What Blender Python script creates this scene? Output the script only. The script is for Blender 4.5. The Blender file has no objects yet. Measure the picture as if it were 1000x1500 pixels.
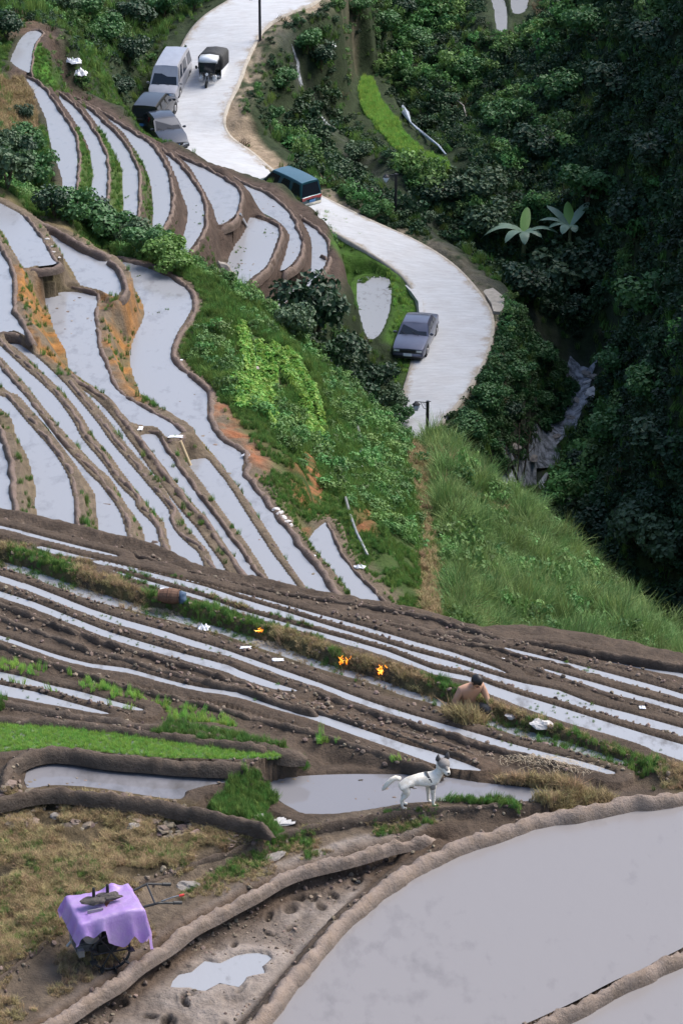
import bpy, bmesh, math, random
import numpy as np
from mathutils import Vector, Matrix, Euler, noise
random.seed(7); rng = np.random.default_rng(11)
scene = bpy.context.scene; COL = scene.collection
R = math.radians
# ------------------------------------------------------------ camera, light, exposure
CZ = 60.0; DEP = R(23.5); F = 4200.0
cam_d = bpy.data.cameras.new('camera'); cam = bpy.data.objects.new('camera', cam_d); COL.objects.link(cam)
cam.location = (0, 0, CZ); cam.rotation_euler = (R(90) - DEP, 0, 0)
cam_d.sensor_fit = 'VERTICAL'; cam_d.sensor_height = 36; cam_d.lens = F / 1500 * 36
cam_d.clip_start = 1; cam_d.clip_end = 2000
scene.camera = cam
SUN_AZ = R(62)      # clockwise from +Y (view direction): over the right hill, ahead of the camera
SUN_EL = R(50)
w = bpy.data.worlds.new('World'); scene.world = w; w.use_nodes = True
nt = w.node_tree; nt.nodes.clear()
sky = nt.nodes.new('ShaderNodeTexSky'); sky.sky_type = 'NISHITA'; sky.sun_disc = False
sky.sun_elevation = SUN_EL; sky.sun_rotation = SUN_AZ; sky.air_density = 1.0; sky.dust_density = 2.5; sky.ozone_density = 1.4
bg = nt.nodes.new('ShaderNodeBackground'); bg.inputs['Strength'].default_value = 0.12
wo = nt.nodes.new('ShaderNodeOutputWorld')
nt.links.new(sky.outputs[0], bg.inputs[0]); nt.links.new(bg.outputs[0], wo.inputs[0])
sd = bpy.data.lights.new('sun', 'SUN'); sd.energy = 2.2; sd.angle = R(38); sd.color = (1.0, .96, .90)
so = bpy.data.objects.new('sun', sd); COL.objects.link(so)
sdir = Vector((math.sin(SUN_AZ) * math.cos(SUN_EL), math.cos(SUN_AZ) * math.cos(SUN_EL), math.sin(SUN_EL)))
so.rotation_euler = sdir.to_track_quat('Z', 'Y').to_euler(); so.location = (60, 60, 120)
scene.view_settings.view_transform = 'Standard'; scene.view_settings.look = 'None'
scene.view_settings.exposure = 1.22; scene.view_settings.gamma = 1
scene.render.resolution_x = 682; scene.render.resolution_y = 1024
scene.render.engine = 'CYCLES'
# ------------------------------------------------------------ geometry of the place (surveyed lines -> metres)
sc_, cc_ = math.sin(DEP), math.cos(DEP)
def uvz(u, v, z):
    """point of the horizontal plane z (metres below the camera) under a surveyed line of sight"""
    dx = u - 500.0; dy = F * cc_ - (v - 750.0) * sc_; dz = -F * sc_ - (v - 750.0) * cc_
    k = z / dz
    return (dx * k, dy * k, z)
def smooth(pts, n=3):
    """Catmull-Rom resample of an open polyline"""
    P = [np.array(p, float) for p in pts]
    if len(P) < 3: return P
    P = [2 * P[0] - P[1]] + P + [2 * P[-1] - P[-2]]
    out = []
    for i in range(1, len(P) - 2):
        for k in range(n):
            t = k / n
            a, b, c, d = P[i-1], P[i], P[i+1], P[i+2]
            out.append(.5 * (2*b + (c-a)*t + (2*a-5*b+4*c-d)*t*t + (3*b-a-3*c+d)*t**3))
    out.append(P[-2]); return out
# water polygons: name, z, outline
PAD = [
('A0',-38.8,[(42,47),(55,45),(61,50),(50,65),(46,85),(45,104),(37,104),(17,90),(24,72),(30,59)]),
('A1',-39.0,[(40,112),(54,120),(65,130),(75,145),(85,160),(96,175),(105,192),(111,210),(112,230),(112,252),(109,282),(107,296),(91,296),(93,265),(86,242),(77,215),(72,195),(70,177),(60,155),(50,132),(42,120)]),
('A2',-39.9,[(88,139),(97,146),(110,156),(122,172),(135,190),(147,210),(154,225),(155,240),(158,257),(155,280),(154,300),(134,304),(136,277),(137,255),(134,225),(125,202),(116,187),(107,172),(99,160),(91,150)]),
('A3',-40.8,[(114,150),(125,155),(140,167),(155,182),(170,195),(180,210),(190,225),(197,242),(201,250),(202,275),(201,300),(196,325),(178,334),(183,300),(181,277),(181,252),(175,237),(164,220),(155,202),(145,185),(132,167),(120,156)]),
('A4',-41.8,[(130,153),(150,165),(175,182),(200,197),(216,206),(230,225),(241,245),(247,265),(249,287),(247,312),(239,330),(234,343),(225,345),(226,312),(225,290),(222,270),(216,250),(207,235),(191,212),(182,202),(165,188),(148,170)]),
('A5',-43.0,[(225,211),(242,222),(257,235),(272,252),(285,272),(295,290),(298,310),(297,330),(290,347),(277,365),(269,378),(266,365),(273,335),(277,312),(272,295),(265,277),(260,260),(252,250),(244,235),(235,222)]),
('A6',-43.7,[(252,222),(275,235),(300,246),(325,260),(342,272),(350,285),(349,297),(345,312),(335,322),(321,329),(315,310),(310,297),(300,282),(287,257),(275,240),(262,230)]),
('A7',-45.6,[(287,235),(300,242),(325,255),(350,267),(370,275),(390,285),(407,297),(422,310),(430,325),(434,336),(439,347),(439,365),(432,380),(422,390),(411,396),(417,380),(422,362),(425,345),(417,332),(405,322),(390,314),(377,308),(370,297),(360,285),(347,275),(332,264),(312,252)]),
('A8',-45.0,[(367,319),(380,322),(397,328),(407,334),(407,345),(401,362),(394,380),(387,392),(370,405),(357,417),(347,435),(332,455),(322,467),(308,455),(315,432),(322,420),(330,402),(336,380),(342,362),(355,345),(361,332)]),
('A9',-46.5,[(444,324),(455,330),(467,340),(475,352),(479,370),(475,387),(466,402),(452,421),(450,418),(456,400),(458,375),(457,352),(450,335)]),
('A10',-46.8,[(441,419),(435,427),(415,445),(397,462),(387,472),(379,492),(364,496),(375,475),(390,457),(410,437),(425,423)]),
('P4',-32.0,[(-30,285),(0,298),(15,306),(32,316),(47,330),(57,345),(67,362),(77,377),(82,385),(70,388),(50,390),(37,392),(27,377),(15,357),(5,339),(-30,305)]),
('P5',-31.5,[(-40,330),(0,364),(7,377),(16,397),(17,420),(17,450),(25,467),(37,487),(42,494),(30,487),(15,484),(-40,484)]),
('P2',-33.05,[(59,329),(87,341),(112,355),(137,371),(155,379),(170,393),(177,407),(178,420),(172,433),(165,433),(145,424),(120,418),(110,400),(97,380),(85,362),(70,342)]),
('P3',-33.2,[(107,428),(140,434),(141,445),(139,465),(141,490),(145,510),(152,530),(157,540),(165,562),(182,580),(200,592),(220,602),(240,614),(258,624),(266,634),(250,641),(243,638),(232,626),(215,624),(205,622),(192,618),(180,607),(165,589),(150,574),(125,557),(103,540),(99,515),(90,500),(80,480),(75,460),(68,445),(62,434),(80,429)]),
('P1',-34.3,[(172,381),(200,386),(225,394),(245,404),(262,415),(275,427),(280,442),(278,455),(270,470),(260,485),(251,505),(251,520),(260,536),(275,550),(290,562),(301,572),(304,582),(301,600),(305,615),(312,630),(325,645),(342,655),(354,666),(355,677),(353,690),(362,702),(375,720),(387,740),(399,751),(420,778),(441,808),(462,832),(480,856),(495,878),(515,910),(480,920),(456,870),(438,845),(420,818),(399,785),(375,748),(360,727),(345,706),(330,686),(316,668),(305,655),(290,638),(275,624),(257,612),(240,602),(212,590),(206,572),(197,550),(192,525),(195,505),(202,487),(214,460),(207,437),(200,425),(192,407),(182,395)]),
('P6',-35.2,[(476,766),(486,784),(492,805),(507,826),(528,850),(549,871),(562,887),(580,910),(550,915),(516,871),(498,850),(480,829),(465,808),(454,790)]),
('P7',-33.9,[(275,676),(300,672),(308,680),(318,692),(330,707),(345,730),(360,754),(378,782),(395,808),(410,828),(425,848),(440,870),(465,915),(430,915),(388,834),(370,808),(352,782),(330,752),(312,727),(292,702),(277,682)]),
('P8',-33.3,[(208,638),(226,637),(236,652),(250,672),(268,697),(288,725),(308,752),(328,778),(348,805),(366,829),(385,857),(405,890),(385,890),(350,824),(333,800),(315,775),(298,752),(280,732),(262,710),(244,688),(228,667),(214,648)]),
('P9',-32.6,[(120,571),(140,587),(155,602),(170,620),(183,639),(198,659),(214,682),(230,704),(248,729),(268,754),(286,774),(303,799),(320,822),(338,850),(360,885),(340,885),(325,847),(312,827),(300,805),(284,790),(270,774),(266,757),(240,718),(222,697),(200,670),(180,645),(165,627),(150,605),(135,585)]),
('P10',-31.8,[(6,496),(18,499),(45,517),(70,539),(95,564),(110,582),(125,599),(143,622),(160,647),(180,670),(205,699),(226,724),(245,747),(247,760),(255,778),(273,797),(288,810),(298,832),(312,860),(285,860),(262,835),(255,812),(247,785),(242,765),(227,748),(215,735),(192,705),(180,690),(165,668),(149,650),(137,635),(124,612),(109,592),(90,570),(67,548),(42,523),(22,507)]),
('P11',-31.5,[(-10,498),(0,508),(12,519),(33,539),(55,558),(77,579),(93,599),(108,622),(118,642),(133,660),(150,680),(165,702),(180,719),(196,734),(198,744),(213,759),(225,772),(229,785),(234,802),(241,817),(255,850),(235,850),(219,808),(211,775),(199,755),(189,742),(179,725),(164,700),(142,682),(124,662),(109,647),(89,630),(80,613),(67,598),(40,563),(20,541),(0,524),(-10,516)]),
('P12',-31.1,[(-10,528),(0,539),(25,569),(45,592),(60,614),(75,634),(93,657),(111,675),(128,694),(145,710),(155,724),(165,737),(175,754),(182,777),(187,802),(192,830),(160,830),(149,790),(144,750),(142,725),(127,702),(109,675),(94,655),(69,622),(52,605),(27,583),(8,568),(-10,556)]),
('P13',-30.5,[(-10,580),(8,583),(18,594),(33,612),(50,632),(68,652),(83,672),(95,692),(102,712),(106,732),(107,760),(108,785),(109,815),(75,815),(62,772),(54,740),(55,717),(49,692),(43,670),(32,650),(24,632),(20,615),(5,600),(-10,592)]),
('P14',-29.8,[(-40,640),(0,642),(8,665),(12,690),(15,725),(17,760),(18,800),(-40,800)]),
('W1',-22.3,[(774,941),(834,948),(884,959),(934,971),(1000,987),(1060,1000),(1060,1006),(1000,993),(934,979),(884,968),(827,955)]),
('W2',-22.15,[(737,948),(777,957),(817,967),(867,980),(917,993),(967,1007),(1000,1017),(1060,1036),(1060,1044),(1000,1025),(967,1015),(917,1002),(867,989),(820,976),(780,964),(744,952)]),
('W3',-22.0,[(790,978),(834,990),(884,1004),(934,1019),(1000,1037),(1060,1055),(1060,1064),(1000,1045),(934,1027),(884,1012),(834,996),(797,982)]),
('W4',-21.85,[(350,868),(417,886),(467,900),(533,918),(600,938),(667,957),(717,975),(740,985),(735,988),(667,965),(600,946),(533,925),(467,907),(417,892),(350,873)]),
('W5',-21.75,[(143,821),(217,838),(300,859),(350,876),(417,896),(467,912),(533,932),(600,953),(667,971),(717,987),(767,1001),(817,1011),(867,1031),(917,1044),(1000,1067),(1060,1084),(1060,1098),(1000,1080),(917,1056),(867,1042),(817,1026),(767,1012),(717,996),(667,981),(633,973),(567,949),(483,925),(417,907),(350,888),(300,871),(217,846),(143,826)]),
('W6',-21.65,[(160,834),(217,851),(300,875),(350,893),(417,912),(483,930),(567,954),(633,980),(683,990),(717,1003),(767,1020),(817,1035),(867,1051),(934,1072),(1000,1091),(1060,1108),(1060,1132),(1000,1115),(950,1096),(900,1079),(834,1060),(767,1037),(717,1017),(690,1000),(633,987),(567,962),(483,937),(417,918),(350,898),(300,881),(217,856)]),
('W7',-21.5,[(-60,800),(0,821),(33,829),(67,842),(117,859),(167,875),(233,893),(283,907),(333,922),(350,927),(400,943),(450,962),(500,979),(550,993),(600,1012),(633,1021),(667,1034),(717,1052),(767,1069),(817,1083),(867,1099),(917,1116),(950,1130),(917,1127),(867,1112),(817,1095),(767,1082),(717,1063),(667,1045),(633,1031),(600,1023),(550,1004),(500,989),(450,974),(400,956),(350,939),(333,932),(283,918),(233,905),(167,888),(133,879),(83,861),(33,840),(0,831),(-60,812)]),
('W8',-21.35,[(-60,822),(0,843),(33,853),(83,872),(133,892),(183,908),(233,922),(283,938),(333,953),(417,983),(467,1000),(517,1019),(567,1036),(633,1056),(700,1075),(750,1090),(800,1103),(850,1115),(900,1131),(890,1135),(850,1123),(800,1112),(750,1100),(700,1085),(633,1066),(567,1045),(517,1028),(467,1008),(417,991),(333,961),(283,948),(233,932),(183,918),(133,902),(83,882),(33,862),(0,852),(-60,831)]),
('W9',-21.25,[(-60,846),(0,866),(50,882),(100,902),(150,922),(200,938),(267,957),(333,974),(350,982),(400,1000),(440,1013),(400,1009),(350,993),(333,985),(267,967),(200,948),(150,932),(100,912),(50,892),(0,875),(-60,855)]),
('W10',-21.15,[(-60,912),(0,931),(33,942),(83,959),(133,972),(187,979),(250,997),(300,1008),(350,1014),(400,1029),(450,1042),(500,1058),(550,1075),(600,1092),(633,1101),(667,1113),(705,1128),(690,1130),(650,1124),(600,1106),(550,1088),(500,1070),(450,1052),(400,1038),(350,1022),(300,1014),(250,1003),(187,986),(133,978),(83,965),(33,948),(0,937),(-60,918)]),
('W11',-21.05,[(-60,970),(0,984),(33,991),(67,1002),(117,1013),(167,1027),(210,1039),(200,1041),(150,1031),(100,1018),(50,1006),(0,996),(-60,982)]),
('W12',-21.0,[(-60,990),(0,1003),(50,1013),(83,1023),(133,1037),(160,1045),(150,1046),(100,1037),(50,1028),(0,1018),(-60,1006)]),
('W13',-22.0,[(-60,757),(0,770),(33,778),(67,787),(117,800),(170,813),(167,816),(117,805),(67,792),(33,783),(0,775),(-60,762)]),
('W14',-21.85,[(60,800),(117,814),(180,828),(260,846),(340,866),(335,869),(260,851),(180,834),(117,820),(60,806)]),
('pool1',-21.0,[(39,1131),(60,1122),(100,1117),(165,1122),(250,1129),(300,1132),(345,1142),(310,1150),(272,1160),(265,1172),(200,1163),(125,1153),(75,1151),(40,1154)]),
('pool2',-21.25,[(393,1150),(402,1143),(435,1137),(500,1134),(550,1134),(635,1136),(700,1146),(800,1157),(822,1166),(790,1174),(700,1172),(640,1174),(575,1180),(500,1192),(450,1193),(430,1185),(405,1170)]),
('rice',-20.85,[(-60,1058),(0,1061),(100,1067),(200,1079),(300,1091),(400,1103),(410,1108),(380,1112),(250,1111),(150,1102),(80,1097),(0,1102),(-60,1106)]),
('BP',-21.40,[(1100,1150),(1020,1163),(930,1173),(850,1188),(780,1206),(710,1231),(665,1251),(600,1281),(565,1310),(525,1340),(500,1366),(470,1401),(430,1451),(400,1491),(370,1560),(640,1570),(690,1532),(750,1508),(800,1486),(845,1465),(900,1436),(950,1415),(1000,1388),(1100,1340)]),
('BP2',-21.52,[(1100,1368),(1000,1404),(950,1424),(900,1448),(845,1477),(800,1502),(740,1540),(720,1580),(1100,1600)]),
('puddle',-21.60,[(250,1446),(262,1428),(281,1424),(300,1408),(322,1411),(345,1400),(378,1396),(399,1404),(384,1416),(388,1426),(362,1432),(350,1446),(322,1440),(300,1452),(278,1447)]),
('V1',-47.5,[(720,-30),(737,0),(741,20),(741,43),(728,43),(724,15),(715,-20)]),
('V2',-47.3,[(745,-20),(770,-10),(771,10),(762,20),(751,18),(748,0)]),
('field',-50.6,[(525,410),(545,405),(568,408),(572,430),(568,460),(555,490),(540,496),(530,470),(524,440)]),
]
# dikes: z of crown, half width (m), height above ground (m), line, look
DIK = [
# family A
(-38.7,.14,[(42,43),(56,42),(64,48),(54,64),(48,85),(47,108)],'mud'),
(-38.85,.15,[(36,108),(55,117),(67,127),(78,143),(89,159),(100,174),(109,190),(115,209),(117,230),(116,252),(113,283),(110,300)],'mud'),
(-39.75,.15,[(84,131),(98,142),(112,153),(125,169),(138,187),(150,207),(157,225),(159,240),(161,257),(159,280),(156,304)],'mud'),
(-40.65,.15,[(112,146),(128,153),(143,165),(158,180),(173,193),(184,208),(194,224),(201,241),(205,252),(206,275),(205,300),(199,326)],'mud'),
(-41.65,.17,[(100,137),(130,150),(152,162),(177,179),(203,195),(220,205),(234,223),(246,244),(252,265),(254,287),(251,312),(242,332),(237,345)],'mud'),
(-42.85,.17,[(218,205),(244,220),(260,233),(276,251),(290,271),(300,290),(303,310),(302,330),(295,349),(281,367),(272,381)],'mud'),
(-43.55,.17,[(240,215),(277,232),(302,243),(327,257),(345,269),(354,284),(353,298),(348,314),(337,325),(322,332)],'mud'),
(-45.45,.18,[(240,209),(275,226),(301,238),(327,250),(352,263),(372,271),(393,281),(411,294),(426,308),(434,324),(439,337),(444,350),(443,367),(436,382),(424,393),(413,399)],'mud'),
(-44.85,.16,[(372,313),(385,316),(399,323),(411,331),(411,346),(405,363),(398,381),(390,394),(373,408),(360,420),(350,438),(335,458),(325,470)],'mud'),
(-46.35,.18,[(434,308),(446,320),(458,327),(470,337),(480,350),(484,369),(480,388),(470,404),(455,423),(440,431),(420,447),(402,463),(391,474),(383,494)],'mud'),
(-46.35,.12,[(466,372),(474,374),(478,378)],'mud'),
# family B
(-32.7,.20,[(-30,280,-31.9),(0,294,-31.9),(17,302,-31.9),(35,312,-32.0),(48,319,-32.5),(75,331,-32.7),(105,347,-32.7),(135,363,-32.7),(158,374,-32.8),(170,377,-33.6)],'mud'),
(-34.1,.20,[(158,374),(175,376),(203,382),(228,390),(249,400),(267,411),(281,425),(287,442),(284,457),(275,473),(265,487),(257,505),(257,520),(266,533),(280,546),(296,558),(308,570),(311,582),(308,600),(312,614),(320,628),(331,641),(348,650),(361,663),(364,678),(361,691),(370,702),(383,719),(395,736),(406,750),(427,776),(448,805),(469,829),(487,854),(505,880),(525,912)],'mud'),
(-31.85,.16,[(35,312),(49,328),(61,344),(72,361),(82,378),(88,386),(78,391),(55,394),(40,396)],'mud'),
(-31.3,.17,[(-30,325),(0,353),(9,370),(20,392),(22,420),(22,449),(30,465),(42,484),(50,497)],'mud'),
(-32.75,.16,[(158,376),(172,388),(182,403),(185,420),(180,433),(171,437)],'mud'),
(-32.95,.13,[(100,417),(120,421),(145,427)],'mud'),
(-33.05,.17,[(145,428),(144,447),(143,466),(145,490),(149,509),(156,529),(161,540),(169,560),(185,577),(203,589),(223,599),(243,611),(262,622),(275,634)],'mud'),
(-31.35,.14,[(-40,487),(15,488,-31.4),(30,493,-31.5),(50,508,-31.65),(75,529,-31.9),(98,550,-32.2)],'mud'),
(-32.4,.18,[(98,546),(124,562),(152,580),(167,596),(182,614),(194,628),(208,647),(223,668),(240,689),(258,712),(275,734),(293,752),(310,774),(328,799),(345,822),(362,845),(385,880)],'mud'),
(-33.05,.13,[(194,624),(203,628)],'mud'),
(-33.08,.12,[(276,634),(263,642),(251,645),(243,641)],'mud'),
(-33.12,.14,[(211,629),(232,632),(240,645),(254,665),(270,688),(287,711),(305,735),(324,761),(344,787),(362,812),(378,834),(396,858),(415,890)],'mud'),
(-33.8,.17,[(308,666),(316,675),(327,688),(340,706),(355,728),(369,750),(388,781),(405,805),(420,826),(436,848),(450,868),(472,905)],'mud'),
(-31.65,.17,[(98,550),(114,572),(130,591),(148,613),(165,637),(185,660),(209,690),(231,716),(250,738),(257,748),(254,758),(260,772),(277,789),(293,799),(305,818),(317,838),(332,862)],'mud'),
(-31.35,.16,[(-10,488),(0,497),(15,511),(37,530),(60,550),(82,572),(100,593),(115,615),(126,636),(140,652),(157,673),(172,693),(188,711),(202,727),(205,739),(220,752),(231,766),(236,780),(241,795),(248,812),(262,845)],'mud'),
(-31.3,.1,[(218,791),(228,788),(237,789)],'mud'),
(-30.95,.16,[(-10,519),(0,530),(15,547),(32,567),(50,587),(67,609),(82,629),(100,650),(117,667),(135,686),(151,701),(162,717),(173,733),(184,752),(190,775),(195,800),(202,835)],'mud'),
(-30.95,.1,[(142,733),(158,735),(172,736)],'mud'),
(-30.35,.16,[(-20,570),(0,573),(11,577),(25,590),(40,607),(57,627),(75,647),(90,666),(101,683),(109,703),(113,727),(114,750),(115,780),(117,815)],'mud'),
(-29.6,.17,[(-20,610),(0,625),(8,645),(15,666),(19,692),(22,727),(24,760),(26,800)],'mud'),
(-35.05,.13,[(478,762),(490,783),(497,804),(512,824),(533,847),(554,868),(568,884),(590,912)],'mud'),
(-39.6,.16,[(330,470),(345,478),(360,487),(377,500),(390,515),(400,530),(404,548),(404,570)],'grass'),
# foreground
(-22.05,.15,[(-60,744),(0,760),(33,770),(67,777),(117,789),(167,802),(217,816),(267,832),(333,849),(433,868),(500,878),(583,891),(633,903),(667,914),(733,931),(800,939),(867,951),(933,963),(1000,973),(1060,982)],'clod'),
(-22.12,.13,[(300,855),(333,861),(400,877),(467,889),(533,905),(600,918),(650,925),(700,932),(760,945),(820,958),(880,971),(940,985),(1000,1001),(1060,1018)],'clod'),
(-21.97,.13,[(420,892),(480,903),(540,914),(600,925),(667,936),(720,945),(760,958),(810,969),(860,984),(910,999),(960,1015),(1000,1029),(1060,1047)],'clod'),
(-21.84,.15,[(480,903),(540,917),(600,932),(667,947),(720,960),(780,977),(830,995),(880,1013),(930,1030),(1000,1052),(1060,1068)],'clod'),
(-21.65,.07,[(217,847),(300,871),(350,889),(417,908),(483,926),(567,951),(633,975),(667,984),(717,999),(767,1014),(817,1029),(867,1045),(934,1065),(1000,1085),(1060,1102)],'clod'),
(-21.7,.06,[(350,874),(417,893),(467,908),(533,928),(600,949),(667,967),(717,982)],'clod'),
(-21.25,.17,[(-60,826),(0,836),(50,852),(100,868),(160,890),(225,908),(290,925),(340,942),(400,965),(450,983),(510,1000),(560,1018),(620,1038),(680,1058),(740,1078),(800,1094),(850,1106),(900,1120),(930,1130)],'clod'),
(-21.1,.17,[(-60,838),(0,858),(50,873),(100,893),(150,912),(200,928),(260,945),(330,964),(380,982),(430,1000),(480,1018),(540,1038),(600,1056),(660,1072),(720,1092),(780,1108),(840,1124)],'clod'),
(-21.05,.17,[(-60,862),(0,882),(50,900),(100,920),(160,940),(220,958),(290,976),(350,997),(410,1017),(470,1036),(530,1052),(590,1070),(650,1088),(710,1106)],'clod'),
(-20.95,.17,[(-60,882),(0,903),(60,924),(120,946),(180,962),(240,980),(300,995),(350,1005),(410,1025),(470,1043)],'clod'),
(-20.98,.12,[(380,1015),(440,1032),(500,1050),(560,1068),(620,1088),(680,1108),(710,1120)],'clod'),
(-20.92,.16,[(-60,925),(0,943),(50,960),(100,978),(170,998),(240,1016),(320,1034),(400,1056),(470,1074),(540,1096),(600,1112),(650,1126)],'clod'),
(-20.9,.10,[(-60,981),(0,998),(50,1009),(100,1023),(150,1036),(220,1050)],'clod'),
(-20.78,.15,[(-60,1018),(0,1025),(60,1035),(120,1046),(180,1056),(260,1067),(340,1080),(400,1093),(450,1102)],'clod'),
(-20.75,.12,[(-60,1044),(0,1048),(100,1055),(200,1068),(300,1081),(400,1094)],'clod'),
(-20.75,.13,[(10,1148),(12,1128),(22,1112),(45,1101),(75,1096),(110,1098),(150,1103),(250,1113),(340,1117),(370,1121,-20.85),(385,1124,-21.0)],'clod'),
(-20.85,.11,[(-60,1180),(0,1168),(40,1160),(75,1156),(125,1158),(200,1168),(270,1179),(330,1192),(370,1202),(400,1212)],'clod'),
(-21.08,.11,[(790,1181,-21.22),(740,1181,-21.12),(700,1180),(640,1182),(575,1189),(500,1200),(440,1212),(400,1223),(350,1240),(300,1257),(240,1282),(200,1298),(140,1332),(75,1372),(0,1430),(-60,1475)],'clod'),
(-21.25,.10,[(640,1222,-21.3),(575,1233),(500,1255),(425,1277),(350,1315),(280,1352),(225,1392),(150,1446),(75,1496),(0,1550)],'track'),
(-21.22,.14,[(1100,1138),(1000,1158),(925,1168),(850,1181),(780,1196),(710,1219),(650,1240),(600,1265),(565,1291),(525,1324),(495,1352),(462,1385),(425,1430),(385,1478),(360,1510),(330,1560)],'pale'),
(-21.32,.10,[(1100,1352),(1000,1392),(950,1417),(900,1440),(845,1469),(800,1491),(750,1516),(700,1545)],'pale'),
]
GRASSBANK = (-21.3,.20,[(-60,786),(0,803),(50,818),(100,834),(160,855),(225,876),(300,893),(350,910),(400,926),(450,942),(500,958),(550,974),(600,990),(650,1006),(700,1028),(750,1047),(800,1064),(850,1081),(900,1099),(950,1116),(1000,1135),(1060,1155)])
# road cross sections: left edge, right edge, z
ROAD = [((405,-62),(505,-62),-43.3),((378,-27),(482,-26),-43.1),((345,-4),(462,2),-43.0),((300,25),(398,32),-43.4),((272,60),(368,72),-44.2),((255,110),(348,122),-45.2),((235,160),(328,168),-46.1),((230,205),(334,198),-46.9),((275,250),(368,224),-47.4),((345,285),(402,252),-47.9),((425,305),(455,281),-48.6),((500,346),(540,323),-49.3),((560,382),(612,356),-50.0),((597,412),(668,394),-50.6),((614,450),(712,448),-51.0),((612,490),(719,488),-51.3),((604,535),(702,540),-51.6),((592,575),(668,592),-52.0),((575,620),(625,642),-52.6),((535,700),(585,715),-53.6)]
# free ground: u, v, z
CTL = [(0,0,-39.0),(-90,60,-36),(-90,150,-36.5),(0,100,-38.0),(0,160,-38.3),(25,140,-38.6),(30,200,-38.4),(50,250,-38.8),(20,260,-38.2),(-90,250,-37),(60,290,-38.5),(100,310,-40),(160,340,-42),(210,360,-43.3),(250,390,-45),(60,20,-39.3),(100,50,-40.5),(150,50,-42.5),(150,110,-42.3),(200,60,-44),(240,60,-44.6),(200,140,-44.5),(220,30,-44.2),(120,100,-41),(200,0,-43),(100,0,-41),(290,0,-43.3),
 (20,-60,-38.5),(180,-60,-41.5),(300,-60,-42),
 (40,300,-33.5),(100,335,-35.5),(150,360,-36.5),(230,390,-36.5),
 (300,470,-36.2),(290,420,-36.2),(330,480,-38.0),(320,520,-36.6),(350,530,-38.0),(360,500,-39.1),(385,530,-40.0),(330,570,-36.4),(370,560,-38.0),(375,610,-37.3),(390,560,-39.0),(420,560,-40.2),(450,560,-41.2),(450,600,-40.6),(420,620,-39.2),(420,520,-41.3),(460,530,-43.2),(500,550,-44.8),(520,600,-43.5),(560,620,-46),(500,650,-41),(400,680,-36.3),(440,700,-36.9),(460,740,-36.3),(430,760,-35.8),(500,740,-37.8),(560,760,-39.2),(600,650,-45.3),(620,720,-43),(560,700,-41),(600,800,-39.5),(560,830,-37.2),(590,870,-36.9),(620,890,-37.9),
 (650,672,-46.4),(700,718,-47),(750,765,-47.6),(800,797,-47.9),(850,838,-48),(900,882,-48),(950,932,-47.5),(1000,985,-47),(1090,1050,-46.5),(650,695,-44),(700,738,-44.7),(750,785,-45.2),(800,820,-45.4),(850,862,-45.5),(900,905,-45.5),(950,952,-45.2),(650,770,-42.7),(700,830,-43),(650,850,-40.5),(700,900,-41.3),(800,900,-44),(750,840,-44.2),(850,930,-44.3),(750,920,-42.3),(900,960,-44.8),(800,930,-43.2),
 (400,500,-45.5),(430,470,-47.6),(470,440,-48.4),(500,400,-49.6),(490,360,-49.0),(520,380,-49.6),(510,460,-50.2),(500,500,-49.8),(580,480,-51),(560,520,-51.1),(540,540,-51),(460,490,-48.2),(590,440,-50.8),
 (100,1250,-21.1),(200,1200,-21.1),(0,1300,-21.1),(0,1200,-21.1),(250,1230,-21.1),(-90,1300,-21.1),(-60,1210,-21.1),(60,1350,-21.1),
 (150,1380,-21.4),(300,1290,-21.4),(400,1240,-21.4),(500,1225,-21.4),(600,1205,-21.4),(50,1450,-21.4),(-60,1520,-21.4),(230,1340,-21.4),
 (400,1330,-21.7),(500,1280,-21.7),(300,1400,-21.7),(250,1480,-21.7),(350,1450,-21.7),(180,1480,-21.7),(430,1370,-21.68),(580,1245,-21.6),(150,1560,-21.7),
 (370,1160,-20.9),(360,1140,-20.85),(460,1110,-20.8),(560,1122,-20.8),(700,1135,-20.9),(800,1145,-21.0),(880,1148,-21.1),(390,1195,-21.0),(420,1202,-21.05),
 (240,1050,-20.88),(340,1065,-20.85),(60,1075,-20.85)]
PATCH = (-50.0,[(531,108),(545,112),(556,140),(575,170),(595,195),(625,222),(655,238),(662,250),(640,252),(610,235),(575,210),(545,180),(530,155),(525,130)])

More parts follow.
